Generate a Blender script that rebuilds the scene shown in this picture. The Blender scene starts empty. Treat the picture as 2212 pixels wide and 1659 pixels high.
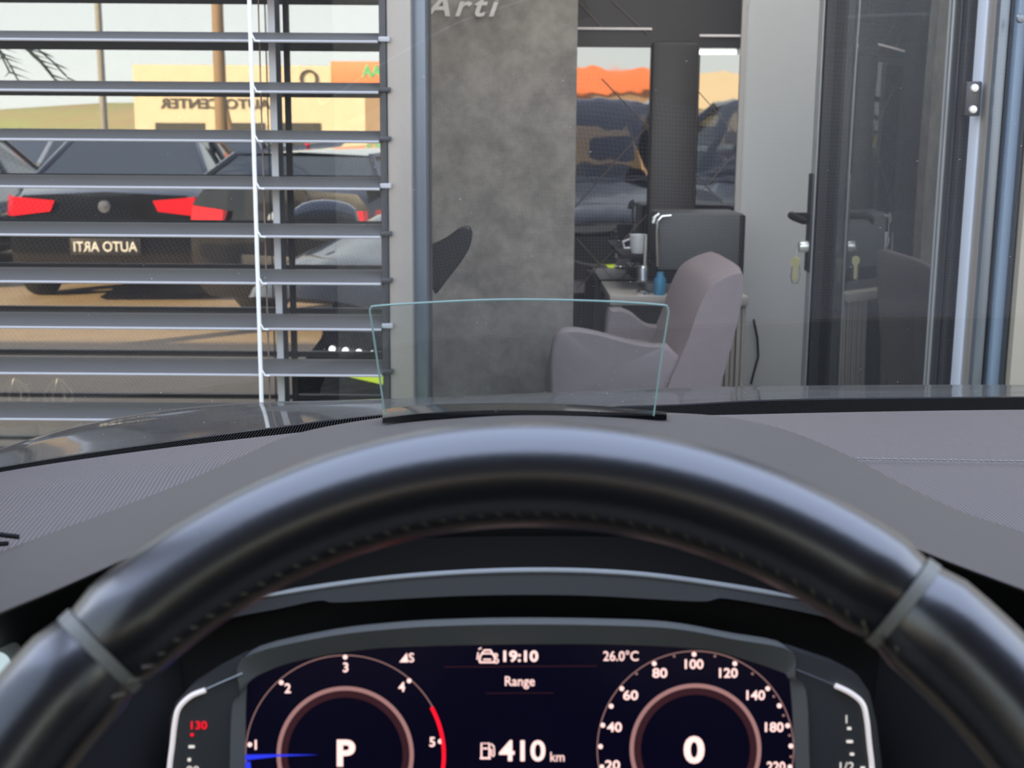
import bpy, bmesh, math, random
from mathutils import Vector, Matrix, Euler
random.seed(7)
C = bpy.context.scene.collection
S = bpy.context.scene
R_ = math.radians
# ------------------------------------------------------------------ camera
FPX, CX, CY = 2750.0, 1106.0, 829.5
CAM = Vector((0, 0, 1.40))
RC = Matrix.Rotation(R_(90 - 10.8), 3, 'X') @ Matrix.Rotation(R_(0.4), 3, 'Z')
cd = bpy.data.cameras.new('camera'); cam = bpy.data.objects.new('camera', cd); C.objects.link(cam)
cd.sensor_width = 36; cd.lens = FPX / 2212 * 36; cd.clip_start = 0.02; cd.clip_end = 600
cam.matrix_world = Matrix.Translation(CAM) @ RC.to_4x4()
cd.dof.use_dof = True; cd.dof.focus_distance = 1.15; cd.dof.aperture_fstop = cd.lens / 2.7
S.camera = cam
# ------------------------------------------------------------------ view
S.view_settings.view_transform = 'Standard'; S.view_settings.look = 'None'
S.view_settings.gamma = 1; S.view_settings.exposure = 0.25; S.view_settings.use_curve_mapping = False
# ------------------------------------------------------------------ sky and sun
w = bpy.data.worlds.new('sky'); S.world = w; w.use_nodes = True
nt = w.node_tree; nt.nodes.clear()
wo = nt.nodes.new('ShaderNodeOutputWorld'); bg = nt.nodes.new('ShaderNodeBackground')
tc = nt.nodes.new('ShaderNodeTexCoord'); sp = nt.nodes.new('ShaderNodeSeparateXYZ'); cr = nt.nodes.new('ShaderNodeValToRGB')
nt.links.new(tc.outputs['Generated'], sp.inputs[0]); nt.links.new(sp.outputs['Z'], cr.inputs[0])
cr.color_ramp.elements[0].position = 0.0; cr.color_ramp.elements[0].color = (0.92, 0.93, 0.86, 1)
cr.color_ramp.elements[1].position = 0.75; cr.color_ramp.elements[1].color = (0.46, 0.54, 0.78, 1)
e = cr.color_ramp.elements.new(0.22); e.color = (0.76, 0.80, 0.84, 1)
nt.links.new(cr.outputs[0], bg.inputs[0]); bg.inputs[1].default_value = 3.2
nt.links.new(bg.outputs[0], wo.inputs[0])
sd = bpy.data.lights.new('sun', 'SUN'); sd.energy = 20.0; sd.color = (1.0, 0.76, 0.44); sd.angle = R_(0.6)
sun = bpy.data.objects.new('sun', sd); C.objects.link(sun)
el, az = R_(21), R_(46)      # from ahead-left, behind the showroom
sdir = Vector((-math.sin(az) * math.cos(el), math.cos(az) * math.cos(el), math.sin(el)))
sun.rotation_euler = sdir.to_track_quat('Z', 'Y').to_euler()

# ------------------------------------------------------------------ pixel helpers (true depths)
def ray(px, py): return RC @ Vector(((px - CX) / FPX, -(py - CY) / FPX, -1.0))
def P(px, py, d): return CAM + ray(px, py) * d                       # d along the lens axis
def PY(px, py, Y):
    r = ray(px, py); return CAM + r * (Y / r.y)
GY = 2.66                                                            # plane of the showroom glass
def M(px, py, V):                                                    # what the glass mirrors at distance V
    p = PY(px, py, V); return Vector((p.x, 2 * GY - p.y, p.z))
# ------------------------------------------------------------------ materials
def _n(m, t): return m.node_tree.nodes.new(t)
def mat(name, col, rough=0.5, metal=0.0, spec=0.5, coat=0.0, emis=None, es=0.0, var=None, bump=None, coatr=0.05):
    """var=(scale, amount, colour2)  bump=(scale, strength, kind)"""
    m = bpy.data.materials.new(name); m.use_nodes = True
    b = m.node_tree.nodes['Principled BSDF']; lk = m.node_tree.links
    b.inputs['Base Color'].default_value = (*col, 1); b.inputs['Roughness'].default_value = rough
    b.inputs['Metallic'].default_value = metal; b.inputs['Specular IOR Level'].default_value = spec
    b.inputs['Coat Weight'].default_value = coat; b.inputs['Coat Roughness'].default_value = coatr
    if emis: b.inputs['Emission Color'].default_value = (*emis, 1); b.inputs['Emission Strength'].default_value = es
    t = _n(m, 'ShaderNodeTexCoord')
    if var:
        nz = _n(m, 'ShaderNodeTexNoise'); nz.inputs['Scale'].default_value = var[0]; nz.inputs['Detail'].default_value = 6
        nz.inputs['Roughness'].default_value = 0.65
        lk.new(t.outputs['Object'], nz.inputs['Vector'])
        r = _n(m, 'ShaderNodeValToRGB'); r.color_ramp.elements[0].position = 0.5 - var[1]; r.color_ramp.elements[1].position = 0.5 + var[1]
        r.color_ramp.elements[0].color = (*col, 1); r.color_ramp.elements[1].color = (*var[2], 1)
        lk.new(nz.outputs[0], r.inputs[0]); lk.new(r.outputs[0], b.inputs['Base Color'])
    if bump:
        if bump[2] == 'noise':
            k = _n(m, 'ShaderNodeTexNoise'); k.inputs['Scale'].default_value = bump[0]; o = k.outputs[0]; k.inputs['Detail'].default_value = 3
        else:
            k = _n(m, 'ShaderNodeTexVoronoi'); k.inputs['Scale'].default_value = bump[0]; o = k.outputs['Distance']
        lk.new(t.outputs['Object'], k.inputs['Vector'])
        bp = _n(m, 'ShaderNodeBump'); bp.inputs['Strength'].default_value = bump[1]; bp.inputs['Distance'].default_value = 0.001
        lk.new(o, bp.inputs['Height']); lk.new(bp.outputs[0], b.inputs['Normal'])
    return m
def emat(name, col, s):
    m = bpy.data.materials.new(name); m.use_nodes = True; m.node_tree.nodes.clear()
    e = _n(m, 'ShaderNodeEmission'); e.inputs[0].default_value = (*col, 1); e.inputs[1].default_value = s
    o = _n(m, 'ShaderNodeOutputMaterial'); m.node_tree.links.new(e.outputs[0], o.inputs[0]); return m
def glass(name, refl, tint, fres=None, rough=0.0, specks=None, veil=0.0):
    """thin pane: mirror share + tinted see-through; specks = dust spots"""
    m = bpy.data.materials.new(name); m.use_nodes = True; m.node_tree.nodes.clear(); lk = m.node_tree.links
    g = _n(m, 'ShaderNodeBsdfGlossy'); g.inputs['Roughness'].default_value = rough
    t = _n(m, 'ShaderNodeBsdfTransparent'); t.inputs[0].default_value = (*tint, 1)
    mx = _n(m, 'ShaderNodeMixShader'); o = _n(m, 'ShaderNodeOutputMaterial')
    if fres:                     # Schlick term on the absolute cosine, so both faces of a pane behave alike
        f0 = 2 * ((fres - 1) / (fres + 1)) ** 2
        ge = _n(m, 'ShaderNodeNewGeometry'); dt = _n(m, 'ShaderNodeVectorMath'); dt.operation = 'DOT_PRODUCT'
        lk.new(ge.outputs['Normal'], dt.inputs[0]); lk.new(ge.outputs['Incoming'], dt.inputs[1])
        ab_ = _n(m, 'ShaderNodeMath'); ab_.operation = 'ABSOLUTE'; lk.new(dt.outputs['Value'], ab_.inputs[0])
        om = _n(m, 'ShaderNodeMath'); om.operation = 'SUBTRACT'; om.inputs[0].default_value = 1; lk.new(ab_.outputs[0], om.inputs[1])
        p5 = _n(m, 'ShaderNodeMath'); p5.operation = 'POWER'; p5.inputs[1].default_value = 5; lk.new(om.outputs[0], p5.inputs[0])
        base = refl + (1 - refl) * f0
        a = _n(m, 'ShaderNodeMath'); a.operation = 'MULTIPLY_ADD'; a.inputs[1].default_value = 1 - base; a.inputs[2].default_value = base
        a.use_clamp = True
        lk.new(p5.outputs[0], a.inputs[0]); lk.new(a.outputs[0], mx.inputs[0])
    else: mx.inputs[0].default_value = refl
    lk.new(t.outputs[0], mx.inputs[1]); lk.new(g.outputs[0], mx.inputs[2]); last = mx
    if specks:
        tc = _n(m, 'ShaderNodeTexCoord'); v = _n(m, 'ShaderNodeTexVoronoi'); v.inputs['Scale'].default_value = specks[0]
        lk.new(tc.outputs['Object'], v.inputs['Vector'])
        hs = _n(m, 'ShaderNodeSeparateColor'); lk.new(v.outputs['Color'], hs.inputs[0])
        thr = _n(m, 'ShaderNodeMath'); thr.operation = 'MULTIPLY'; thr.inputs[1].default_value = specks[1]
        pw = _n(m, 'ShaderNodeMath'); pw.operation = 'POWER'; pw.inputs[1].default_value = 5
        lk.new(hs.outputs[0], pw.inputs[0]); lk.new(pw.outputs[0], thr.inputs[0])
        lt = _n(m, 'ShaderNodeMath'); lt.operation = 'LESS_THAN'; lk.new(v.outputs['Distance'], lt.inputs[0]); lk.new(thr.outputs[0], lt.inputs[1])
        ml = _n(m, 'ShaderNodeMath'); ml.operation = 'MULTIPLY_ADD'; ml.inputs[1].default_value = specks[2]; ml.inputs[2].default_value = veil
        lk.new(lt.outputs[0], ml.inputs[0])
        d = _n(m, 'ShaderNodeBsdfTranslucent'); d.inputs[0].default_value = (.85, .85, .8, 1)
        d2 = _n(m, 'ShaderNodeBsdfDiffuse'); d2.inputs[0].default_value = (.85, .85, .8, 1)
        md = _n(m, 'ShaderNodeMixShader'); md.inputs[0].default_value = .5; lk.new(d.outputs[0], md.inputs[1]); lk.new(d2.outputs[0], md.inputs[2])
        m2 = _n(m, 'ShaderNodeMixShader'); lk.new(ml.outputs[0], m2.inputs[0]); lk.new(mx.outputs[0], m2.inputs[1]); lk.new(md.outputs[0], m2.inputs[2])
        last = m2
    lk.new(last.outputs[0], o.inputs[0]); return m
def dotmat(name, col, col2, scale, rough=0.6):
    """moulded dash skin: a fine diagonal grid of tiny pits"""
    m = mat(name, col, rough, spec=0.45); lk = m.node_tree.links; b = m.node_tree.nodes['Principled BSDF']
    t = _n(m, 'ShaderNodeTexCoord'); mp = _n(m, 'ShaderNodeMapping'); mp.inputs['Rotation'].default_value = (0, 0, R_(40)); mp.inputs['Scale'].default_value = (scale,) * 3
    lk.new(t.outputs['Object'], mp.inputs[0]); s = _n(m, 'ShaderNodeSeparateXYZ'); lk.new(mp.outputs[0], s.inputs[0])
    a = _n(m, 'ShaderNodeMath'); a.operation = 'SINE'; c = _n(m, 'ShaderNodeMath'); c.operation = 'SINE'
    lk.new(s.outputs[0], a.inputs[0]); lk.new(s.outputs[1], c.inputs[0])
    p = _n(m, 'ShaderNodeMath'); p.operation = 'MULTIPLY'; lk.new(a.outputs[0], p.inputs[0]); lk.new(c.outputs[0], p.inputs[1])
    r = _n(m, 'ShaderNodeValToRGB'); r.color_ramp.elements[0].position = 0.1; r.color_ramp.elements[1].position = 0.55
    r.color_ramp.elements[0].color = (*col, 1); r.color_ramp.elements[1].color = (*col2, 1)
    lk.new(p.outputs[0], r.inputs[0]); lk.new(r.outputs[0], b.inputs['Base Color'])
    bp = _n(m, 'ShaderNodeBump'); bp.inputs['Strength'].default_value = .5; bp.inputs['Distance'].default_value = .0004; bp.invert = True
    lk.new(p.outputs[0], bp.inputs['Height']); lk.new(bp.outputs[0], b.inputs['Normal']); return m

# ------------------------------------------------------------------ object helpers
def tag(o, label=None, cat=None, group=None, kind=None):
    if label: o['label'] = label
    if cat: o['category'] = cat
    if group: o['group'] = group
    if kind: o['kind'] = kind
    return o
def thing(name, label, cat, loc=(0, 0, 0), group=None, kind=None):
    o = bpy.data.objects.new(name, None); C.objects.link(o); o.location = loc; o.empty_display_size = .05
    return tag(o, label, cat, group, kind)
ROOT_LOC = {}
def mk(name, verts, faces, m, parent=None, smooth=True, local=False, mods=()):
    me = bpy.data.meshes.new(name); me.from_pydata([tuple(v) for v in verts], [], faces)
    bm = bmesh.new(); bm.from_mesh(me); bmesh.ops.recalc_face_normals(bm, faces=bm.faces); bm.to_mesh(me); bm.free()
    me.materials.append(m)
    if smooth:
        for p in me.polygons: p.use_smooth = True
        try: me.set_sharp_from_angle(angle=R_(42))
        except Exception: pass
    o = bpy.data.objects.new(name, me); C.objects.link(o)
    if parent:
        o.parent = parent
        if not local:
            if parent.parent is None: o.matrix_parent_inverse = Matrix.Translation(parent.location).inverted()
    return o
class MB:
    def __init__(s): s.v, s.f = [], []
    def add(s, v, f):
        n = len(s.v); s.v += [Vector(a) for a in v]; s.f += [tuple(i + n for i in q) for q in f]; return s
    def box(s, a, b):
        x0, y0, z0 = a; x1, y1, z1 = b
        return s.add([(x0,y0,z0),(x1,y0,z0),(x1,y1,z0),(x0,y1,z0),(x0,y0,z1),(x1,y0,z1),(x1,y1,z1),(x0,y1,z1)],
                     [(0,3,2,1),(4,5,6,7),(0,1,5,4),(1,2,6,5),(2,3,7,6),(3,0,4,7)])
    def bbox(s, a, b, r=.004):                       # box with chamfered vertical and horizontal edges
        x0, x1 = sorted((a[0], b[0])); y0, y1 = sorted((a[1], b[1])); z0, z1 = sorted((a[2], b[2]))
        bm = bmesh.new(); bmesh.ops.create_cube(bm, size=1)
        for v in bm.verts: v.co = Vector(((x0+x1)/2 + v.co.x*(x1-x0), (y0+y1)/2 + v.co.y*(y1-y0), (z0+z1)/2 + v.co.z*(z1-z0)))
        r = min(r, (x1-x0)*.45, (y1-y0)*.45, (z1-z0)*.45)
        bmesh.ops.bevel(bm, geom=bm.edges[:], offset=r, segments=2, affect='EDGES', profile=.6)
        bm.verts.ensure_lookup_table(); bm.verts.index_update()
        s.add([v.co.copy() for v in bm.verts], [tuple(v.index for v in f.verts) for f in bm.faces]); bm.free(); return s
    def grid(s, rows, close=False):
        n = len(rows[0]); v = [p for r in rows for p in r]; f = []
        for i in range(len(rows) - 1):
            for j in range(n if close else n - 1):
                k = (j + 1) % n; f.append((i*n+j, i*n+k, (i+1)*n+k, (i+1)*n+j))
        return s.add(v, f)
    def tube(s, pts, r, seg=10, cap=True):
        pts = [Vector(p) for p in pts]; rows = []; up = None
        for i, p in enumerate(pts):
            t = (pts[min(i+1, len(pts)-1)] - pts[max(i-1, 0)]).normalized()
            if up is None: up = t.orthogonal().normalized()
            up = (up - t * up.dot(t)).normalized(); sd = t.cross(up)
            rr = r[i] if isinstance(r, (list, tuple)) else r
            rows.append([p + (up * math.cos(2*math.pi*k/seg) + sd * math.sin(2*math.pi*k/seg)) * rr for k in range(seg)])
        n0 = len(s.v); s.grid(rows, True)
        if cap:
            s.f.append(tuple(n0 + k for k in range(seg))[::-1]); s.f.append(tuple(n0 + (len(rows)-1)*seg + k for k in range(seg)))
        return s
    def lathe(s, prof, c, axis='Z', seg=24):
        rows = []
        for r, h in prof:
            row = []
            for k in range(seg):
                a = 2*math.pi*k/seg; u, v = r*math.cos(a), r*math.sin(a)
                row.append(Vector(c) + {'Z': Vector((u, v, h)), 'X': Vector((h, u, v)), 'Y': Vector((u, h, v))}[axis])
            rows.append(row)
        return s.grid(rows, True)
    def prism(s, poly, off):                        # poly: 3D points, off: vector
        n = len(poly); off = Vector(off); v = [Vector(p) for p in poly]; v += [p + off for p in v]
        return s.add(v, [tuple(range(n)), tuple(range(2*n-1, n-1, -1))] + [(i, (i+1) % n, n+(i+1) % n, n+i) for i in range(n)])
    def build(s, name, m, parent=None, smooth=True, local=False): return mk(name, s.v, s.f, m, parent, smooth, local)
def spl(pts, n):
    """smooth resample of control tuples by Catmull-Rom over the first coordinate order"""
    out = []; k = len(pts) - 1
    for i in range(n):
        t = i / (n - 1) * k; a = min(int(t), k - 1); u = t - a
        p0, p1, p2, p3 = pts[max(a-1, 0)], pts[a], pts[a+1], pts[min(a+2, k)]
        out.append(tuple(.5*((2*b) + (-a_+c)*u + (2*a_-5*b+4*c-d)*u*u + (-a_+3*b-3*c+d)*u**3) for a_, b, c, d in zip(p0, p1, p2, p3)))
    return out
def arcx(pts, xs):
    """evaluate a (px, py, depth) polyline at given px values, smoothly"""
    dense = spl(pts, 160); out = []
    for x in xs:
        for a, b in zip(dense, dense[1:]):
            if a[0] <= x <= b[0] + 1e-6:
                t = (x - a[0]) / max(b[0] - a[0], 1e-6); out.append((x, a[1] + (b[1]-a[1])*t, a[2] + (b[2]-a[2])*t)); break
        else: out.append((x,) + (dense[0][1:] if x < dense[0][0] else dense[-1][1:]))
    return out
def loft(name, arcs, n, m, parent, x0=None, x1=None, sub=1, thick=0, local=False):
    x0 = max(a[0][0] for a in arcs) if x0 is None else x0; x1 = min(a[-1][0] for a in arcs) if x1 is None else x1
    xs = [x0 + (x1-x0)*i/(n-1) for i in range(n)]
    rows = [[P(*q) for q in arcx(a, xs)] for a in arcs]
    if sub > 1:
        cols = list(zip(*rows)); cols = [[Vector(q) for q in spl([tuple(v) for v in c], (len(rows)-1)*sub+1)] for c in cols]; rows = [list(r) for r in zip(*cols)]
    o = MB().grid(rows).build(name, m, parent)
    if thick:
        md = o.modifiers.new('thickness', 'SOLIDIFY'); md.thickness = thick; md.offset = 0
    return o
def text_mesh(s, size, shear=0.0, bold=0.0, ext=0.0, align='CENTER', spacing=1.0):
    cu = bpy.data.curves.new('t', 'FONT'); cu.body = s; cu.size = size; cu.align_x = align; cu.align_y = 'CENTER' if align == 'CENTER' else 'BOTTOM_BASELINE'
    cu.offset = bold; cu.extrude = ext; cu.shear = shear; cu.space_character = spacing; cu.resolution_u = 4
    o = bpy.data.objects.new('t', cu); C.objects.link(o); bpy.context.view_layer.update()
    me = bpy.data.meshes.new_from_object(o.evaluated_get(bpy.context.evaluated_depsgraph_get()))
    v = [x.co.copy() for x in me.vertices]; f = [tuple(p.vertices) for p in me.polygons]
    bpy.data.objects.remove(o); bpy.data.curves.remove(cu); return v, f
def fit_text(s, h, wd=None, **k):
    """text scaled so its height is h (and width wd), centred on the origin"""
    v, f = text_mesh(s, 1.0, **k)
    xs = [a.x for a in v]; ys = [a.y for a in v]; cx, cy = (min(xs)+max(xs))/2, (min(ys)+max(ys))/2
    sy = h / (max(ys)-min(ys)); sx = wd / (max(xs)-min(xs)) if wd else sy
    return [Vector(((a.x-cx)*sx, (a.y-cy)*sy, a.z*.0)) for a in v], f

# ------------------------------------------------------------------ palette
M_soft = mat('soft_dash_plastic', (.112, .098, .084), .55, spec=.4, bump=(1400, .25, 'noise'))
M_dash = dotmat('dotted_dash_skin', (.185, .160, .145), (.045, .038, .036), 1750, .5)
M_black = mat('black_plastic', (.006, .006, .006), .6, spec=.3)
M_gloss = mat('gloss_black', (.004, .004, .005), .12)
M_visor = mat('visor_plastic', (.010, .0092, .008), .7, spec=.1)
M_bez = mat('bezel_grey', (.165, .168, .155), .55, spec=.4)
M_bez2 = mat('gauge_panel_grey', (.055, .056, .055), .5, spec=.4)
M_chrome = mat('satin_chrome', (.85, .87, .88), .22, metal=1)
M_leather = mat('worn_black_leather', (.014, .014, .017), .33, spec=1.0, coat=1.0, coatr=.24, bump=(500, .10, 'noise'))
M_leather.node_tree.nodes['Principled BSDF'].inputs['Coat IOR'].default_value = 1.85
M_stitch = mat('grey_thread', (.30, .29, .25), .8)
M_vent = dotmat('perforated_vent', (.002, .002, .002), (.075, .072, .064), 2000, .8)
M_vent.node_tree.nodes['Principled BSDF'].inputs['Specular IOR Level'].default_value = 0
for n_ in M_vent.node_tree.nodes:
    if n_.type == 'VALTORGB': n_.color_ramp.elements[0].position = .35; n_.color_ramp.elements[1].position = .8
M_paint = mat('dark_metallic_paint', (.035, .042, .055), .28, metal=.55, coat=1, coatr=.02, var=(900, .25, (.13, .13, .125)))
def dusty(name, base, dust, lo, hi):
    m = mat(name, base, .28, metal=.55, coat=1, coatr=.03); lk = m.node_tree.links; b = m.node_tree.nodes['Principled BSDF']; o = m.node_tree.nodes['Material Output']
    t = _n(m, 'ShaderNodeTexCoord'); k = _n(m, 'ShaderNodeTexNoise'); k.inputs['Scale'].default_value = 420; k.inputs['Detail'].default_value = 4; lk.new(t.outputs['Object'], k.inputs['Vector'])
    k2 = _n(m, 'ShaderNodeTexNoise'); k2.inputs['Scale'].default_value = 3; lk.new(t.outputs['Object'], k2.inputs['Vector'])
    mu = _n(m, 'ShaderNodeMath'); mu.operation = 'MULTIPLY'; lk.new(k.outputs[0], mu.inputs[0]); lk.new(k2.outputs[0], mu.inputs[1])
    r = _n(m, 'ShaderNodeMapRange'); r.inputs[1].default_value = .12; r.inputs[2].default_value = .40; r.inputs[3].default_value = lo; r.inputs[4].default_value = hi; lk.new(mu.outputs[0], r.inputs[0])
    d = _n(m, 'ShaderNodeBsdfDiffuse'); d.inputs[0].default_value = (*dust, 1); x = _n(m, 'ShaderNodeMixShader')
    lk.new(r.outputs[0], x.inputs[0]); lk.new(b.outputs[0], x.inputs[1]); lk.new(d.outputs[0], x.inputs[2]); lk.new(x.outputs[0], o.inputs[0]); return m
M_bonnet = dusty('dusty_bonnet_paint', (.030, .033, .038), (.13, .125, .11), .12, .75)
M_alu = mat('grey_aluminium_profile', (.30, .28, .26), .42, metal=.35, var=(6, .35, (.36, .335, .31)))
M_alublue = mat('blue_grey_profile', (.17, .20, .24), .32, metal=.5)
M_dkalu = mat('anthracite_profile', (.035, .037, .042), .4, spec=.6)
M_slat = mat('grey_slat_paint', (.15, .147, .14), .45, metal=.1)
M_slatedge = mat('pale_slat_edge', (.42, .43, .46), .35)
M_white = mat('white_cord', (.82, .84, .84), .7)

# ================================================================== INSTRUMENT CLUSTER
DC = .571; K = DC / FPX
cl = thing('instrument_cluster', 'digital instrument display with two round gauges behind the steering wheel', 'instrument cluster')
OC = (1123, 1600)
cl.matrix_world = Matrix.Translation(P(*OC, DC)) @ RC.to_4x4()
def L(px, py, z=0.0): return Vector(((px - OC[0]) * K, -(py - OC[1]) * K, z))
def flat(name, poly, m, parent, z=0, t=.002):
    return MB().prism([L(x, y, z) for x, y in poly], (0, 0, -t)).build(name, m, parent, smooth=False, local=True)
def ringpts(c, r, a0, a1, n=64): return [(c[0] + r*math.cos(a0+(a1-a0)*i/n), c[1] - r*math.sin(a0+(a1-a0)*i/n)) for i in range(n+1)]
def band(mb, c, r0, r1, a0, a1, z, n=72):
    A = ringpts(c, r0, a0, a1, n); B = ringpts(c, r1, a0, a1, n)
    mb.grid([[L(x, y, z) for x, y in A], [L(x, y, z) for x, y in B]])
E_pink = emat('display_white', (1.0, .66, .62), 1.25); E_dim = emat('display_dim', (.35, .19, .18), .9); E_ring = emat('display_ring', (.42, .22, .21), .8)
E_ring2 = emat('display_ring_dark', (.045, .016, .022), .8); E_red = emat('display_red', (1.0, .01, .03), 1.1); E_blue = emat('display_blue', (.03, .05, .9), .9)
E_bg = mat('display_background', (.002, .002, .005), .25, spec=.3, emis=(.002, .0015, .008), es=.8); E_white = emat('gauge_white', (.9, .86, .82), .9); E_yel = emat('display_yellow', (.9, .75, .2), .8)
scr_out = spl([(528, 1900), (531, 1640), (533, 1500), (540, 1472), (575, 1450), (650, 1425), (790, 1402), (950, 1394), (1130, 1391), (1300, 1391), (1460, 1397),
               (1560, 1410), (1680, 1448), (1700, 1462), (1707, 1490), (1716, 1640), (1722, 1900)], 70)
scr = flat('screen', scr_out, E_bg, cl, 0, .004)
# bezel around the screen: raised and sloped
bz_out = spl([(498, 1900), (503, 1640), (508, 1520), (524, 1490), (532, 1415), (700, 1371), (860, 1352), (1000, 1345), (1130, 1343), (1300, 1345), (1450, 1352),
              (1580, 1375), (1702, 1400), (1712, 1458), (1735, 1490), (1742, 1640), (1752, 1900)], 70)
MB().grid([[L(x, y, .001) for x, y in scr_out], [L(x, y, .006) for x, y in bz_out], [L(x, y, -.01) for x, y in bz_out]]).build('bezel', M_bez, cl, local=True)
# side gauge panels
lp = [(368, 1900), (368, 1640), (374, 1545), (386, 1512), (418, 1476), (470, 1443), (530, 1412), (522, 1490), (508, 1520), (503, 1640), (498, 1900)]
rp = [(1704, 1398), (1800, 1430), (1848, 1455), (1872, 1490), (1888, 1560), (1900, 1660), (1920, 1900), (1752, 1900), (1742, 1640), (1735, 1490), (1712, 1458)]
lg = flat('temperature_gauge', lp, M_bez2, cl, .0045, .012); rg = flat('fuel_gauge', rp, M_bez2, cl, .0045, .012)
def strip(name, pts, wd, m, parent, z=.006):
    o = MB().tube([L(x, y, z) for x, y in spl(pts, 30)], wd, 8).build(name, m, parent, local=True); return o
for nm, pp, wpx, par in (('trim_strip', [(450, 1484), (420, 1496), (395, 1520), (386, 1550), (380, 1600), (372, 1680), (365, 1900)], 5.5, lg),
                         ('trim_line', [(530, 1448), (490, 1465), (452, 1482)], 1.6, lg),
                         ('trim_strip', [(1797, 1474), (1830, 1490), (1855, 1512), (1864, 1545), (1870, 1600), (1878, 1680), (1890, 1900)], 5.5, rg),
                         ('trim_line', [(1714, 1440), (1755, 1457), (1795, 1473)], 1.6, rg)):
    strip(nm, pp, wpx * K, M_chrome if wpx < 3 else mat('glowing_trim', (.9, .9, .9), .3, metal=.5, emis=(1, .9, .9), es=.45), par)  # wide chrome strips given a weak glow of their own
def cdot(mb, x, y, r, z=.0006, n=12): mb.prism([L(x + r*math.cos(2*math.pi*k/n), y + r*math.sin(2*math.pi*k/n), z) for k in range(n)], (0, 0, -.0003))
def ctext(mb, s, x, y, h, wd=None, z=.0006, **k):
    v, f = fit_text(s, h*K, wd*K if wd else None, **k); o = L(x, y, z); mb.add([a + o for a in v], f)
def arcname(name, c, r0, r1, a0, a1, m, z=.0005, par=scr):
    mb = MB(); band(mb, c, r0, r1, R_(a0), R_(a1), z); return mb.build(name, m, par, local=True)
for (nm, c, R1, R0) in (('tachometer', (746, 1630), 216, 148), ('speedometer', (1502, 1618), 213, 142)):
    arcname(nm + '_outer_ring', c, R1 - 2, R1, -40, 220, E_dim)
    a = arcname(nm + '_inner_ring', c, R0 - 9, R0, 0, 360, E_ring); b = arcname(nm + '_ring_shadow', c, R0 - 24, R0 - 10, 0, 360, E_ring2)
arcname('redline_arc', (746, 1630), 209, 217, -40, 29, E_red, .0008)
def scale(nums, dots):
    for t_, x, y, w_ in nums:
        mb = MB(); ctext(mb, t_, x, y, 21, w_, bold=.02); mb.build('scale_number', E_pink, scr, smooth=False, local=True)
    for x, y in dots:
        mb = MB(); cdot(mb, x, y, 5); mb.build('scale_dot', E_pink, scr, smooth=False, local=True)
scale((('1', 553, 1608, None), ('2', 622, 1486, None), ('3', 747, 1441, None), ('4', 868, 1483, None), ('5', 934, 1602, None)), ((540, 1608), (608, 1474), (746, 1419), (884, 1470), (951, 1601)))
scale((('20', 1323, 1652, 32), ('40', 1327, 1570, 32), ('60', 1362, 1501, 32), ('80', 1425, 1453, 32), ('100', 1499, 1434, 40), ('120', 1573, 1453, 40), ('140', 1632, 1501, 40), ('180', 1672, 1570, 40), ('220', 1676, 1655, 40)),
      ((1300, 1656), (1297, 1612), (1302, 1566), (1320, 1525), (1343, 1487), (1413, 1433), (1499, 1413), (1587, 1433), (1658, 1487), (1683, 1524), (1701, 1567), (1708, 1611), (1706, 1656)))
mb = MB()
for x, y in ((1375, 1455), (1456, 1417), (1544, 1417), (1625, 1455), (1671, 1504), (1692, 1545), (1705, 1588), (1708, 1634)): cdot(mb, x, y, 2.6)
mb.build('speedometer_minor_dots', E_dim, scr, smooth=False, local=True)
def onetext(name, s, x, y, h, wd=None, m=E_pink, par=scr, z=.0006, **k):
    mb = MB(); ctext(mb, s, x, y, h, wd, z, **k); return mb.build(name, m, par, smooth=False, local=True)
onetext('gear_letter', 'P', 748, 1626, 58, 40, bold=.035); onetext('speed_digit', '0', 1499, 1619, 60, 45, bold=.035)
onetext('speed_unit', 'km/h', 1499, 1672, 20, 44)
onetext('clock_text', '19:10', 1125, 1417, 25, 75, bold=.03); onetext('temperature_text', '26.0\u00b0C', 1341, 1416, 22, 76, bold=.006)
onetext('menu_title', 'Range', 1123, 1474, 27, 64, bold=.006); onetext('range_digits', '410', 1128, 1621, 46, 100, bold=.022); onetext('range_unit', 'km', 1204, 1634, 20, 30)
mb = MB(); mb.prism([L(863, 1430, .0006), L(882, 1430, .0006), L(879, 1410, .0006)], (0, 0, -.0003)); ctext(mb, 'S', 889, 1420, 20, bold=.01)
mb.build('eco_symbol', E_pink, scr, smooth=False, local=True)
def line(mb, pts, r): mb.tube([L(x, y, .0006) for x, y in pts], r*K, 6)
mb = MB(); line(mb, [(960, 1440), (1290, 1438)], .9); line(mb, [(1050, 1497), (1195, 1496)], .7); mb.build('divider_line', E_ring2, scr, local=True)
mb = MB()   # traffic assist symbol: car outline with side marks
line(mb, [(1036, 1430), (1037, 1418), (1042, 1410), (1046, 1404), (1060, 1404), (1063, 1410), (1068, 1418), (1069, 1430), (1036, 1430)], 1.8)
line(mb, [(1042, 1411), (1063, 1411)], 1.5); line(mb, [(1044, 1424), (1061, 1424)], 1.5); line(mb, [(1033, 1409), (1031, 1424)], 1.6); line(mb, [(1034, 1402), (1040, 1399)], 1.4)
for c in ((1071, 1415, 3.5), (1072, 1427, 4.5)): line(mb, [(c[0]+c[2]*math.cos(t*.785), c[1]+c[2]*math.sin(t*.785)) for t in range(9)], 1.5)
mb.build('assist_symbol', E_pink, scr, local=True)
mb = MB()   # fuel pump symbol
line(mb, [(1040, 1636), (1040, 1605), (1057, 1605), (1057, 1636)], 1.8); line(mb, [(1037, 1637), (1060, 1637)], 2); line(mb, [(1043, 1616), (1054, 1616)], 1.6)
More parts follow.
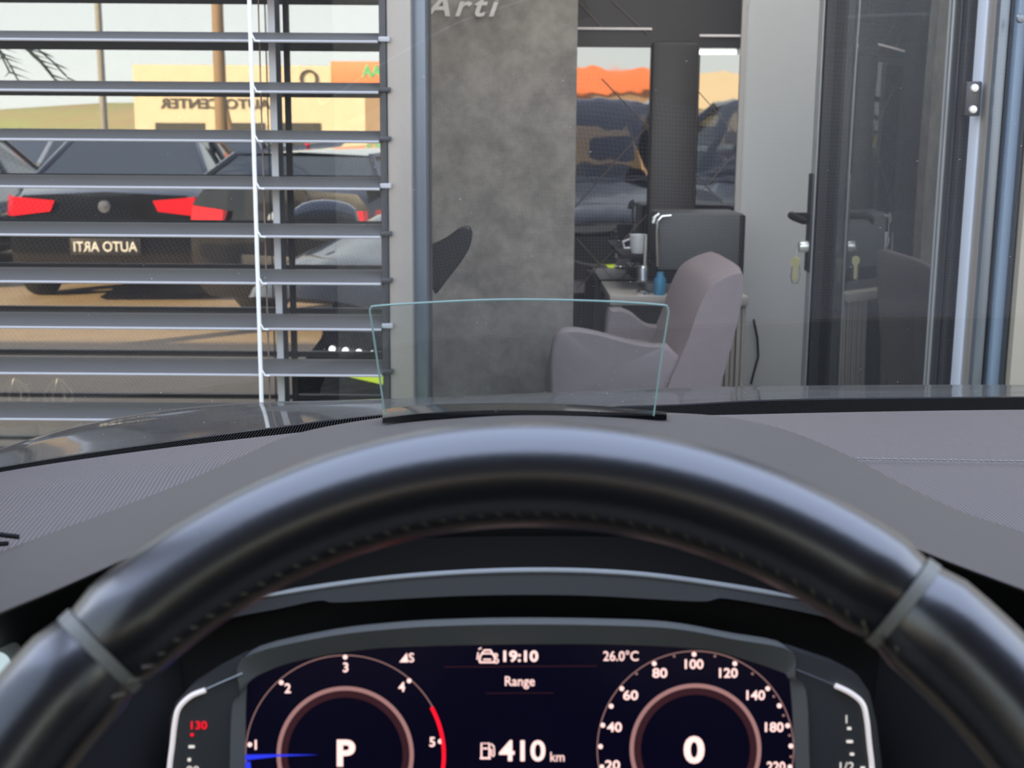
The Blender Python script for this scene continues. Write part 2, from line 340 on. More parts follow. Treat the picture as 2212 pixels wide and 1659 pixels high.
line(mb, [(1058, 1618), (1062, 1619), (1062, 1631), (1066, 1633), (1068, 1628), (1067, 1612), (1061, 1606)], 1.5)
mb.build('fuel_symbol', E_pink, scr, local=True)
mb = MB(); mb.add([L(527, 1629, .001), L(600, 1628, .001), L(690, 1629, .001), L(600, 1633, .001), L(531, 1641, .001)], [(0, 1, 2, 3, 4)])
band(mb, (746, 1630), 205, 217, R_(184), R_(222), .0008); mb.build('tachometer_needle', E_blue, scr, smooth=False, local=True)
onetext('warm_number', '130', 436, 1560, 17, 34, E_red, lg, .0052, bold=.01); onetext('middle_number', '90', 423, 1656, 17, 26, E_white, lg, .0052)
onetext('full_number', '1', 1822, 1547, 17, None, E_white, rg, .0052); onetext('half_number', '1/2', 1823, 1648, 18, 30, E_white, rg, .0052)
for par, pts in ((lg, ((420, 1606, 6, 2.5), (415, 1634, 3, 3))), (rg, ((1828, 1567, 4, 2.5), (1829, 1595, 6.5, 2.5), (1834, 1622, 4, 2.5), (1857, 1655, 4.5, 6)))):
    mb = MB()
    for x, y, a, b in pts: mb.box(L(x-a, y+b, .0048), L(x+a, y-b, .0054))
    mb.build('scale_marks', E_white, par, smooth=False, local=True)
mb = MB(); mb.box(L(418, 1583, .0048), L(424, 1578, .0054)); mb.build('warning_mark', E_red, lg, smooth=False, local=True)

# ================================================================== DASHBOARD
da = thing('dashboard', 'dark grey dashboard with dotted skin and raised instrument cover, below the windscreen', 'dashboard', (0.37, .8, 1.0))
far = [(-400, 1110, .76), (-200, 1062, .80), (0, 1020, .85), (250, 982, .92), (540, 946, .99), (830, 917, 1.03), (1130, 903, 1.05), (1520, 897, 1.06), (1850, 890, 1.07), (2212, 885, 1.07), (2700, 884, 1.06), (3300, 900, 1.02), (4000, 935, .96), (4500, 975, .90)]
xs_ = [-400 + 4900*i/48 for i in range(49)]
fr = arcx(far, xs_); rows_ = [fr]
for t, z in ((.08, 1.187), (.18, 1.186), (.33, 1.184), (.55, 1.178), (.78, 1.165), (1.0, 1.14)):
    rows_.append([(x, p[1] + (1480 - p[1]) * t, max(min(p[2], (z - CAM.z) / ray(x, p[1] + (1480 - p[1]) * t).z), .66 if 150 < x < 2080 else 0)) for x, p in zip(xs_, fr)])
loft('top_panel', rows_, 180, M_dash, da, sub=4)
# defroster grille strip between dash and glass
vt_top = [(-400, 1092, .80), (-200, 1048, .84), (0, 1010, .89), (250, 971, .96), (540, 932, 1.03), (830, 897, 1.09), (1130, 884, 1.11), (1440, 877, 1.13), (1700, 865, 1.14), (2212, 859, 1.15), (2700, 858, 1.14), (3300, 874, 1.09), (4000, 908, 1.02), (4500, 948, .95)]
loft('defroster_grille', [[(a, b + 2, c + .004) for a, b, c in far], vt_top], 90, M_vent, da)
loft('seal_strip', [vt_top, [(a, b - 3, c + .002) for a, b, c in vt_top], [(a, b + 8, c + .03) for a, b, c in vt_top]], 90, M_gloss, da)
# raised instrument cover
C0 = [(-300, 1330, .54), (-150, 1262, .60), (0, 1195, .655), (200, 1120, .715), (380, 1050, .775), (520, 988, .82), (640, 938, .84), (830, 903, .83), (1000, 893, .81), (1130, 890, .80), (1300, 890, .81),
      (1440, 893, .83), (1570, 903, .85), (1700, 932, .86), (1830, 985, .83), (1950, 1048, .78), (2080, 1108, .73), (2212, 1152, .69), (2450, 1250, .62), (2800, 1440, .555)]
C2 = [(-300, 1455, .50), (-150, 1390, .52), (0, 1322, .535), (120, 1272, .545), (290, 1195, .56), (420, 1130, .57), (600, 1060, .58), (800, 1010, .585), (1130, 985, .59), (1450, 1010, .585), (1700, 1075, .58),
      (1880, 1140, .57), (2030, 1203, .56), (2212, 1272, .55), (2450, 1365, .53), (2800, 1500, .53)]
xx = [-300 + 3100*i/46 for i in range(47)]
a0, a2 = arcx(C0, xx), arcx(C2, xx)
C1 = [(x, p[1]*.55 + q[1]*.45, (p[2]*.5 + q[2]*.5) - .012) for x, p, q in zip(xx, a0, a2)]
C1b = [(x, p[1]*.12 + q[1]*.88, (p[2]*.12 + q[2]*.88) - .004) for x, p, q in zip(xx, a0, a2)]
C00 = [(x, p[1] + 6, p[2] + .03) for x, p in zip(xx, a0)]
C2b = [(x, q[1] + 8, q[2] + .003) for x, q in zip(xx, a2)]
cover = loft('instrument_cover', [C00, C0, C1, C1b, C2, C2b], 100, M_soft, da, sub=4)
# visor front, drawn back from the lip
V1 = [(-300, 1560, .56), (0, 1420, .585), (300, 1290, .60), (600, 1190, .605), (880, 1165, .605), (1130, 1158, .605), (1440, 1163, .605), (1700, 1190, .605), (2030, 1300, .60), (2450, 1470, .56), (2800, 1560, .54)]
loft('visor_gap', [C2b, V1], 80, M_black, da)
chr_ = [(380, 1345, .594), (540, 1296, .594), (700, 1266, .594), (900, 1243, .594), (1130, 1232, .594), (1350, 1238, .594), (1550, 1262, .594), (1750, 1298, .594), (1900, 1340, .594)]
V1c = [(-300, 1560, .56), (200, 1390, .60), (380, 1320, .602), (600, 1190, .603), (880, 1165, .603), (1130, 1158, .603), (1440, 1163, .603), (1700, 1190, .603), (1900, 1310, .602), (2450, 1470, .56)]
loft('visor_panel', [[(x, y, d) for x, y, d in V1c], [(a, b - 4, c) for a, b, c in chr_]], 80, M_visor, da, 380, 1900)
MB().tube([P(*q) for q in arcx(chr_, [540 + 1210*i/60 for i in range(61)])], [(.0013 * min(1, .25 + min(i, 60 - i) / 6)) for i in range(61)], 8).build('chrome_line', mat('satin_silver', (.62, .64, .64), .4, metal=.3), da)['label'] = 'thin curved chrome line'
sb = [(380, 1372, .590), (490, 1337, .590), (600, 1315, .590), (690, 1297, .590), (735, 1301, .590), (1000, 1287, .590), (1250, 1286, .590), (1510, 1299, .590), (1560, 1292, .590), (1700, 1315, .590), (1820, 1342, .590), (1900, 1364, .590)]
loft('visor_ledge', [[(a, b + 5, c) for a, b, c in chr_], sb, [(a, b + 3, c + .03) for a, b, c in sb]], 120, mat('ledge_grey', (.055, .053, .048), .65, spec=.3), da, 380, 1900)
M_brown = mat('column_shroud', (.010, .0085, .0085), .6, spec=.3)
loft('cluster_surround', [[(0, 1380, .61), (300, 1300, .612), (1130, 1220, .612), (1900, 1290, .612), (2300, 1400, .61)], [(0, 1900, .60), (300, 1900, .60), (1130, 1900, .60), (1900, 1900, .60), (2300, 1900, .60)]], 30, M_brown, da)
# panel below the cover at the far left and right (face of the dash)
loft('left_fascia', [[(-400, 1490, .58), (-100, 1400, .60), (150, 1310, .61), (330, 1230, .62), (430, 1190, .63)], [(-400, 1560, .585), (-100, 1430, .59), (150, 1350, .60), (330, 1300, .61), (430, 1290, .62)],
     [(-400, 1900, .56), (-100, 1900, .56), (150, 1900, .56), (330, 1900, .57), (430, 1900, .60)]], 20, M_black, da)
loft('right_fascia', [[(1850, 1150, .63), (2030, 1230, .62), (2212, 1290, .61), (2700, 1440, .60), (3600, 1500, .60), (4500, 1520, .60)], [(1850, 1900, .60), (2030, 1900, .57), (2212, 1900, .56), (2700, 1900, .56), (3600, 1950, .56), (4500, 1950, .56)]], 20, M_black, da)
# stitched line and soft fold on the right, vent slot on the left
st = MB()
for i in range(46):
    x = 1850 + i * 13.2; y = 990 + (x-1850) * .016; d = (1.1885 - CAM.z) / ray(x, y).z
    st.tube([P(x, y, d - .002), P(x + 9, y + 1, d - .002)], .0007, 6)
st.build('seam_stitching', M_stitch, da)
st = MB()
for k in (0, 1):
    st.tube([P(-120, 1149 + 22*k, .66), P(0, 1155 + 20*k, .672), P(42 - 26*k, 1160 + 14*k, .676)], .0014, 8)
st.build('side_vent_slot', M_black, da)

# light switch by the left edge
ls = thing('light_switch', 'round headlight switch with white symbol on the dash, left of the steering wheel', 'switch', tuple(P(-10, 1440, .57)))
pc = P(-10, 1440, .575); ax = (CAM - pc).normalized()
def disc(c, n, prof, seg=28):
    n = n.normalized(); u = n.orthogonal().normalized(); v = n.cross(u)
    return MB().grid([[c + n*h + (u*math.cos(2*math.pi*k/seg) + v*math.sin(2*math.pi*k/seg))*r for k in range(seg)] for r, h in prof], True)
disc(pc, ax, [(.0135, -.012), (.0135, .002), (.0125, .004), (.0, .004)]).build('dial', M_bez, ls)
disc(pc, ax, [(.0065, .0), (.0065, .008), (.0055, .009), (0, .009)]).build('knob', mat('glowing_knob', (.7, .75, .75), .3, emis=(.7, .9, .95), es=.5), ls)  # chrome knob brightened by a glow in its material

# ================================================================== STEERING WHEEL
dcw, tw, Rr = .34, R_(25), .1782
cyw = -(922 - CY) / FPX * .4225 - math.cos(tw) * .195
Cw = Vector(((1145 - CX) / FPX * .4, cyw, -dcw)); uw = Vector((0, math.cos(tw), -math.sin(tw))); nw = Vector((0, math.sin(tw), math.cos(tw)))
sw = thing('steering_wheel', 'black leather steering wheel with worn top rim in front of the driver', 'steering wheel', tuple(CAM + RC @ Cw))
def rimrow(th, s=1.0, seg=28):
    c = Cw + Vector((1, 0, 0)) * Rr * math.sin(th) + uw * Rr * math.cos(th); rad = Vector((1, 0, 0)) * math.sin(th) + uw * math.cos(th); row = []
    for k in range(seg):
        a = 2*math.pi*k/seg
        row.append(CAM + RC @ (c + rad * math.cos(a) * .0168 * s + nw * math.sin(a) * .0192 * s))
    return row
def rimpart(name, t0, t1, s, m):
    n = max(int(abs(t1 - t0) / 2.5), 2); rows = []
    for i in range(n + 1):
        k = s * (1 - .10 * (max(0, 1 - min(i, n - i) / 1.0)) ** 2) if n > 3 else s
        rows.append(rimrow(R_(t0 + (t1-t0)*i/n), k))
    return MB().grid(rows, True).build(name, m, sw)
rimpart('upper_rim', -47, 40, 1.0, M_leather)
rimpart('left_grip', -118, -48.2, 1.03, M_leather); rimpart('right_grip', 41.2, 118, 1.03, M_leather); rimpart('lower_rim', 119, 241, 1.0, M_leather)
M_seam = mat('pale_seam_piping', (.26, .26, .23), .4)
rimpart('left_seam', -48.3, -47.0, .955, M_seam); rimpart('right_seam', 40.0, 41.3, .955, M_seam)
st = MB()      # worn cross stitching along the inside of the rim
for i in range(96):
    th = R_(-100 + 200*i/95); rad = Vector((1, 0, 0))*math.sin(th) + uw*math.cos(th); tg = Vector((1, 0, 0))*math.cos(th) - uw*math.sin(th)
    c = Cw + rad * (Rr - .0162)
    for sg in (1,):
        st.tube([CAM + RC @ (c + tg*.0018*sg + nw*.0030), CAM + RC @ (c - tg*.0014*sg + nw*.0072 + rad*.0008)], .00045, 5)
st.build('rim_stitching', mat('dull_thread', (.22, .20, .16), .9), sw)
hubc = CAM + RC @ (Cw - nw * .012); nW = RC @ nw
disc(hubc, nW, [(.075, -.03), (.078, -.01), (.07, .012), (.045, .022), (0, .024)], 40).build('hub_pad', M_soft, sw)
for sgn in (-1, 1):
    mb = MB(); rows = []
    for t in (0, .35, .7, 1):
        c = Cw + Vector((sgn, 0, 0)) * (.06 + t * .105) + uw * (-.005 * t) - nw * (.006*(1-t)); hh = .03 - .008*t
        rows.append([CAM + RC @ (c + uw*hh*math.cos(a) + nw*.007*math.sin(a)) for a in [2*math.pi*k/14 for k in range(14)]])
    mb.grid(rows, True).build('spoke', M_gloss, sw)
mb = MB(); mb.tube([hubc - nW*.03, hubc - nW*.16], .035, 20).build('column', M_black, sw)

# ================================================================== HEAD-UP DISPLAY
hd = thing('head_up_display', 'clear glass head-up display plate standing in a black slot on the instrument cover', 'head-up display', tuple(P(1125, 900, .78)))
outl = [(831, 893), (815, 790), (799, 676)] + [(803, 665), (812, 660)] + [(900, 655), (1020, 650), (1130, 648), (1250, 651), (1350, 655), (1430, 659)] + [(1440, 662), (1444, 671)] + [(1430, 780), (1412, 898)]
def hz(x, y): return .775 - (893 - y) / 245 * .028 - .012*(1 - ((x-1122)/320)**2)
prows = []
for i in range(13):
    t = i / 12; l = (831 - 32*t, 893 - 233*t); r = (1412 + 32*t, 898 - 238*t); row = []
    for j in range(25):
        u = j / 24; x = l[0] + (r[0]-l[0])*u; y = l[1] + (r[1]-l[1])*u - (13*t) * (1 - (2*u-1)**2)
        if i == 12 and j in (0, 24): x += 7 if j == 0 else -7; y += 3
        row.append((x, y))
    prows.append(row)
M_hud = glass('combiner_glass', .03, (.86, .90, .895), 1.45, specks=(420, .12, .5))
hp = MB().grid([[P(x, y, hz(x, y)) for x, y in row] for row in prows]).build('glass_plate', M_hud, hd)
epts = [P(x, y, hz(x, y)) for x, y in [(831, 893), (815, 780), (802, 690), (799, 674), (802, 665), (812, 661), (900, 655), (1020, 649), (1122, 647), (1250, 649), (1350, 653), (1430, 659), (1441, 663), (1444, 673), (1442, 690), (1428, 780), (1412, 898)]]
epts = [Vector(q) for q in spl([tuple(p) for p in epts], 90)]
M_edge = mat('pale_aqua_glass_edge', (.30, .46, .42), .25, spec=.5)
MB().tube(epts, .00058, 8).build('glass_edge', M_edge, hd)['label'] = 'pale aqua polished edge of the glass'
sl = [(826, 884, .80), (900, 876, .80), (1000, 872, .80), (1125, 871, .80), (1280, 876, .80), (1440, 890, .80)]
slb = [(826, 903, .775), (900, 894, .775), (1000, 888, .775), (1125, 886, .775), (1280, 889, .775), (1440, 896, .775)]
loft('slot_frame', [[(a, b, c + .02) for a, b, c in sl], sl, slb, [(a, b + 12, c) for a, b, c in slb]], 30, M_gloss, hd)

# ================================================================== OWN CAR (round the driver)
ccx = .36
oc = thing('parked_car', 'dark metallic car we sit in, its glossy dusty bonnet seen beyond the dashboard', 'car', (ccx, 0, 0))
hs = [(-500, 1160, 1.25), (-250, 1050, 1.38), (0, 970, 1.50), (120, 931, 1.56), (250, 903, 1.62), (400, 881, 1.68), (560, 869, 1.76), (700, 866, 1.84), (830, 862, 1.90), (1000, 856, 1.93), (1240, 846, 1.95), (1440, 838, 1.97), (1700, 834, 1.98), (2000, 832, 1.98), (2212, 832, 1.98), (2600, 834, 1.97)]
hn = [(-500, 1180, .82), (-250, 1080, .88), (0, 1016, .95), (250, 978, 1.02), (540, 940, 1.10), (830, 905, 1.16), (1130, 890, 1.19), (1440, 882, 1.21), (1700, 870, 1.22), (2212, 863, 1.22), (2600, 862, 1.21)]
hxs = [-500 + 3100*i/50 for i in range(51)]
A_, B_ = arcx(hn, hxs), arcx(hs, hxs)
hrows = [A_]
for t in (.25, .5, .75, 1.0):
    rr = []
    for p, q in zip(A_, B_):
        u = (p[0] - 420) / 330.0
        bul = -7 * math.exp(-((p[0]-640)/150)**2) * math.sin(math.pi*t) if t < 1 else 0
        rr.append((p[0], p[1] + (q[1]-p[1]) * (t ** .9) + bul, p[2] + (q[2]-p[2]) * t))
    hrows.append(rr)
hrows.append([(a, b + 26, c + .12) for a, b, c in B_]); hrows.append([(a, b + 90, c + .17) for a, b, c in B_])
hood = loft('bonnet', hrows, 120, M_bonnet, oc, sub=5)
# closed body panels: front, sides, roof, tail, in one shell mesh
def mirx(x): return 2*ccx - x
def zt(y): return 1.00 if y > 1.2 else 1.02
mb = MB(); xl, xr = ccx - .93, ccx + .93
front = [[(xl + .12, 2.02, .90), (xl + .28, 2.12, .90), (ccx, 2.16, .91), (xr - .28, 2.12, .90), (xr - .12, 2.02, .90)],
         [(xl + .07, 2.05, .76), (xl + .25, 2.17, .76), (ccx, 2.22, .76), (xr - .25, 2.17, .76), (xr - .07, 2.05, .76)],
         [(xl + .04, 2.05, .55), (xl + .25, 2.20, .55), (ccx, 2.26, .55), (xr - .25, 2.20, .55), (xr - .04, 2.05, .55)],
         [(xl + .06, 2.0, .28), (xl + .25, 2.15, .25), (ccx, 2.20, .25), (xr - .25, 2.15, .25), (xr - .06, 2.0, .28)]]
mb.grid(front); mb.build('front_bumper', M_paint, oc)
mb = MB()
for sx in (-1, 1):
    X = lambda o: ccx + sx * o
    mb.grid([[(X(.86), y, z1) for y, z1 in ((2.03, .89), (1.7, .97), (1.2, 1.03), (.6, 1.06), (-.4, 1.08), (-1.4, 1.09), (-2.2, 1.02))],
             [(X(.93), y, .80) for y in (2.04, 1.7, 1.2, .6, -.4, -1.4, -2.25)], [(X(.94), y, .55) for y in (2.03, 1.7, 1.2, .6, -.4, -1.4, -2.25)],
             [(X(.90), y, .25) for y in (2.0, 1.7, 1.2, .6, -.4, -1.4, -2.2)]])
mb.grid([[(xl + .07, -2.2, 1.02), (xr - .07, -2.2, 1.02)], [(xl, -2.28, .75), (xr, -2.28, .75)], [(xl + .04, -2.2, .3), (xr - .04, -2.2, .3)]])
mb.build('body_side', M_paint, oc)
M_ceil = mat('dark_headlining', (.03, .03, .032), .9)
roof_rows = []
for y, z, hwid in ((.16, 1.69, .575), (.02, 1.705, .58), (-.6, 1.725, .60), (-1.3, 1.69, .58), (-1.8, 1.60, .55)):
    roof_rows.append([(ccx + hwid*u, y - (.0 if abs(u) < .9 else .04), z - .05*abs(u)**3) for u in (-1, -.8, -.4, 0, .4, .8, 1)])
rf = MB().grid(roof_rows).build('roof', M_paint, oc); md = rf.modifiers.new('t', 'SOLIDIFY'); md.thickness = .04; md.offset = -1
rl = MB().grid([[(x, y, z - .05) for x, y, z in r] for r in roof_rows]).build('headlining', M_ceil, oc)
for sx in (-1, 1):
    X = lambda o: ccx + sx * o
    for q, r in (([(X(.80), 1.02, 1.05), (X(.70), .58, 1.42), (X(.585), .14, 1.66)], .03), ([(X(.88), -.55, 1.06), (X(.60), -.55, 1.66)], .035), ([(X(.88), -1.7, 1.06), (X(.58), -1.55, 1.60)], .06)):
        MB().tube(q, r, 8).build('roof_pillar', M_gloss, oc)
    MB().tube([(X(.585), .14, 1.66), (X(.60), -.6, 1.68), (X(.57), -1.6, 1.60)], .03, 8).build('roof_rail', M_gloss, oc)
for sx in (-1, 1):
    X = lambda o: ccx + sx * o
    MB().grid([[(X(.87), .75, 1.06), (X(.87), -.5, 1.08), (X(.87), -1.6, 1.08)], [(X(.62), .14, 1.62), (X(.61), -.5, 1.66), (X(.60), -1.5, 1.60)]]).build('side_window', glass('side_glass', .08, (.30, .33, .33), 1.4), oc)
M_int = mat('cabin_fabric', (.02, .02, .022), .85)
mb = MB(); mb.box((xl + .1, -1.9, .35), (xr - .1, .75, .42)); mb.box((xl + .08, -1.95, .35), (xr - .08, -1.8, 1.12)); mb.box((xl+.07, -1.9, .4), (xl+.1, .9, 1.04)); mb.box((xr-.1, -1.9, .4), (xr-.07, .9, 1.04)); mb.build('cabin_tub', M_int, oc)
for sx in (-1, 1):
    X = lambda o: ccx + sx * o
    for yy in ((-1.45,) if sx < 0 else (-.35, -1.45)):
        x0 = X(.38)
        MB().bbox((x0 - .24, yy - .1, .5), (x0 + .24, yy + .42, .68), .05).bbox((x0 - .24, yy - .22, .6), (x0 + .24, yy - .06, 1.22), .06).bbox((x0 - .13, yy - .22, 1.26), (x0 + .13, yy - .1, 1.44), .04).build('car_seat', M_int, oc)
MB().grid([[(ccx + .80*u, -2.1, 1.06) for u in (-1, -.5, 0, .5, 1)], [(ccx + .58*u, -1.80, 1.58) for u in (-1, -.5, 0, .5, 1)]]).build('rear_window', glass('rear_glass', .08, (.22, .25, .25), 1.4), oc)
# windscreen
wb = [(-500, 1200, .80), (-200, 1046, .86), (0, 1009, .90), (250, 970, .97), (540, 931, 1.04), (830, 896, 1.10), (1130, 883, 1.125), (1440, 876, 1.14), (1700, 864, 1.15), (2212, 858, 1.16), (2700, 858, 1.15)]
wxs = [-500 + 3200*i/24 for i in range(25)]
base = [P(*q) for q in arcx(wb, wxs)]
wrows = []
for t in [i/8 for i in range(9)]:
    row = []
    for i, b in enumerate(base):
        u = i/24*2 - 1; top = Vector((ccx + .575*u, .17 - .03*u*u, 1.69 - .05*abs(u)**3)); p = b.lerp(top, t); p.z += .045*math.sin(math.pi*t)*(1-u*u*.5); p.y += .03*math.sin(math.pi*t)
        row.append(p)
    wrows.append(row)
M_ws = glass('windscreen_glass', .0, (.93, .95, .94), 1.38, specks=(150, .085, .55), veil=.012)
MB().grid(wrows).build('windscreen', M_ws, oc)
# wing mirrors
for sx in (-1, 1):
    X = lambda o: ccx + sx * o
    mb = MB(); rows = []
    for t in range(9):
        a = math.pi * t / 8; rows.append([(X(1.05 - .12*math.cos(a)), .60 + .05*math.cos(b), 1.10 + .075*math.sin(a)**.6*math.sin(b) + .01) for b in [2*math.pi*k/16 for k in range(16)]])
    mb.grid(rows, True); mb.tube([(X(.88), .62, 1.05), (X(.97), .60, 1.06)], .025, 8); mb.build('wing_mirror', M_paint, oc)
# head lamps, yellow-green glowing strip, grille, plate
E_led = emat('led_white', (.95, 1, 1), 6); E_strip = emat('glow_yellow_green', (.75, 1.0, .06), 2.2)
for sx in (-1, 1):
    X = lambda o: ccx + sx * o
    hl = MB().prism([(X(.86), 2.06, .93), (X(.80), 2.10, .83), (X(.50), 2.19, .82), (X(.48), 2.17, .89)], (0, -.03, 0)).build('headlight', M_gloss, oc)
    mb = MB()
    for i in range(9): mb.lathe([(0, .012), (.008, .008), (.009, 0)], (X(.82 - .035*i), 2.105 + .009*i, .875 - .0025*i), 'Y', 8)
    mb.build('led_cluster', E_led, hl)
MB().tube([(ccx - .80, 2.12, .822), (ccx - .5, 2.21, .775), (ccx, 2.25, .755), (ccx + .5, 2.21, .775), (ccx + .8, 2.12, .822)], .011, 8).build('glow_strip', E_strip, oc)
mb = MB()
for i in range(5): mb.tube([(ccx - .46, 2.19, .74 - i*.05), (ccx, 2.25, .74 - i*.05), (ccx + .46, 2.19, .74 - i*.05)], .009, 6)
mb.build('grille', M_chrome, oc)
def wheel(par, c, r=.34, side=1):
    t = MB().lathe([(r*.62, -.1), (r*.93, -.11), (r, -.07), (r, .07), (r*.93, .11), (r*.62, .1)], c, 'X', 28).build('tyre', mat('tyre_rubber', (.012, .012, .012), .8), par)
    mb = MB().lathe([(0, .075*side), (.05, .08*side), (.055, .06*side), (.06, .0)], c, 'X', 16)
    for k in range(10):
        a = 2*math.pi*k/10; c2 = Vector(c)
        mb.tube([c2 + Vector((.075*side, .05*math.cos(a), .05*math.sin(a))), c2 + Vector((.085*side, r*.64*math.cos(a), r*.64*math.sin(a)))], .013, 6)
    mb.lathe([(r*.60, -.09), (r*.60, .09*side), (r*.66, .1*side)], c, 'X', 28); mb.build('wheel_rim', M_chrome, t)
for sx in (-1, 1):
    for y in (1.35, -1.35): wheel(oc, (ccx + sx*.83, y, .34), .34, sx)

# ================================================================== SHOWROOM FRONT
def stru(o, kind='structure'): o['kind'] = kind; return o
M_lot = mat('pale_paving', (.36, .27, .17), .85, var=(3, .3, (.46, .35, .22)), bump=(60, .4, 'voronoi'))
stru(MB().add([(-60, -95, 0), (60, -95, 0), (60, GY + .2, 0), (-60, GY + .2, 0)], [(0, 1, 2, 3)]).build('floor', M_lot, smooth=False))
M_ifl = mat('interior_floor_tile', (.16, .16, .165), .3, var=(4, .3, (.2, .2, .2)))
stru(MB().box((-4, GY - .02, 0), (2.6, 6.3, .18)).build('floor_interior', M_ifl, smooth=False))
M_out = mat('facade_cladding', (.22, .24, .28), .5)
mb = MB(); mb.box((-16, GY, 2.35), (14, GY + .25, 3.4)); mb.box((-16, GY, 0), (-3.6, GY + .25, 2.35)); mb.box((1.25, GY, 0), (14, GY + .25, 2.35)); mb.box((-3.6, GY, 0), (-.26, GY + .2, .2))
stru(mb.build('wall_front', M_out, smooth=False))
stru(MB().box((-16, GY + .25, 3.2), (14, 9, 3.4)).build('trim_1', M_out, smooth=False))
M_iw = mat('grey_painted_wall', (.50, .52, .535), .6)
YB = 4.45
xg0, xg1 = PY(1230, 300, YB).x, PY(1594, 300, YB).x
mb = MB(); mb.box((xg1, YB, .18), (2.6, YB + .1, 2.75)); stru(mb.build('wall_back', M_iw, smooth=False))
stru(MB().box((1.9, GY + .25, .18), (2.0, YB, 2.75)).build('wall_right', M_iw, smooth=False))
M_idk = mat('dark_interior_wall', (.03, .03, .032), .7)
stru(MB().box((-3.9, GY + .25, .18), (-3.8, YB, 2.75)).box((-3.9, YB + .11, .18), (xg0, YB + .2, 2.75)).build('wall_left', M_idk, smooth=False))
stru(MB().box((-3.9, GY + .25, 2.75), (2.6, 6.3, 2.8)).build('ceiling', mat('ceiling_paint', (.25, .25, .25), .8), smooth=False))
# mottled concrete-look partition
x0, x1 = PY(900, 300, 3.95).x, PY(1244, 300, 3.95).x
M_conc = mat('mottled_concrete_panel', (.16, .148, .135), .6, var=(11, .2, (.33, .305, .275)), bump=(60, .4, 'noise'))
stru(MB().box((x0 - .25, 3.95, .18), (x1, 4.07, 2.75)).build('wall_partition', M_conc, smooth=False))
v, f = fit_text('Arti', .064, .225, bold=.02, shear=.3, spacing=1.25)
o_ = PY(999, 12, 3.945)
MB().prism([(0, 0, 0)] * 3, (0, 0, 0)) if False else None
lt = tag(MB().add([Vector((a.x + o_.x, 3.943, a.y + o_.z)) for a in v], f).build('wall_lettering', mat('pale_grey_letters', (.62, .60, .58), .5), smooth=False),
         'pale slanted word Arti at the top of the mottled concrete panel', 'lettering')
# quilted gloss black wall
M_quilt = mat('gloss_black_panel', (.006, .006, .008), .02, spec=1.0, bump=(3.0, .3, 'noise'))
M_quilt.node_tree.nodes['Principled BSDF'].inputs['IOR'].default_value = 2.0
for n_ in M_quilt.node_tree.nodes:
    if n_.type == 'BUMP': n_.inputs['Distance'].default_value = .004; n_.inputs['Strength'].default_value = .25
M_satin = mat('satin_dark_reflection', (.012, .012, .014), .35, spec=.5)
zsk = PY(1320, 102, YB).z; xp0, xp1 = PY(1402, 300, YB).x, PY(1504, 300, YB).x
gw = MB().box((xg0, YB + .01, .18), (xp1, YB + .1, zsk)).add([(xp1, YB + .03, .18), (xg1, YB + .004, .18), (xg1, YB + .1, .18), (xp1, YB + .1, .18), (xp1, YB + .03, zsk - .02), (xg1, YB + .004, zsk - .02), (xg1, YB + .1, zsk - .02), (xp1, YB + .1, zsk - .02)],
    [(0,3,2,1),(4,5,6,7),(0,1,5,4),(1,2,6,5),(2,3,7,6),(3,0,4,7)]).build('wall_gloss', M_quilt, smooth=False); stru(gw)
stru(MB().box((xg0, YB + .01, zsk), (xg1, YB + .1, 2.75)).build('wall_upper', M_satin, smooth=False))  # duller upper panel stands in for the dark top of the reflection
stru(MB().bbox((xp0, YB - .03, .18), (xp1, YB + .02, zsk + .02), .02).build('trim_21', mat('dark_brown_pilaster', (.022, .018, .016), .4)))  # proud panel standing in for a dark column of the reflection
stru(MB().bbox((xg0, YB - .002, PY(1320, 62, YB).z - .004), (xp0, YB + .01, PY(1320, 62, YB).z + .004), .001).build('trim_22', mat('pale_reflection_line', (.8, .75, .75), .4)))  # pale bar painted in for a bright line reflected in the wall
stru(MB().bbox((xp1, YB - .002, PY(1540, 77, YB).z - .004), (xg1, YB + .004, PY(1540, 77, YB).z + .004), .001).build('trim_23', mat('pale_reflection_line', (.8, .75, .75), .4)))  # same painted reflection line on the right-hand pane
mb = MB()
for a, b in (((1236, 455), (1400, 270)), ((1310, 640), (1590, 330)), ((1246, 515), (1330, 610)), ((1246, 625), (1420, 440)), ((1440, 120), (1590, 290)), ((1300, 170), (1560, 440)), ((1246, 0), (1300, 60)), ((1320, 0), (1400, 75))):
    mb.tube([PY(*a, YB + .002), PY(*b, YB + .002)], .0016, 6)
mb.build('diamond_seam', mat('brown_seam', (.16, .12, .10), .6), gw)
tr = MB().box((xg1 - .004, YB - .012, .18), (xg1 + .012, YB + .012, 2.75)).build('trim_2', mat('pale_trim', (.45, .43, .42), .5), smooth=False); stru(tr)
# glass of the left window
xw = PY(838, 400, GY).x
M_win = glass('mirrored_window_glass', .26, (.72, .74, .74), 1.3)
w1 = thing('window_1', None, None, (-2, GY, .2)); stru(w1)
MB().box((-3.6, GY - .003, .2), (xw, GY + .003, 2.35)).build('pane', M_win, w1, smooth=False)
# mullion of the window and the pillar beside the door opening
def vbar(name, p0, p1, Y, dep, m, par=None, top=2.6, bot=0.0, y=400, s=False):
    a, b = PY(p0, y, Y).x, PY(p1, y, Y).x
    o = MB().bbox((a, Y, bot), (b, Y + dep, top), .004).build(name, m, par); return o
stru(vbar('trim_3', 838, 890, 2.56, .16, M_alu)); stru(vbar('trim_4', 891, 921, 2.60, .14, M_alublue)); stru(vbar('trim_5', 921, 927, 2.66, .10, M_dkalu))
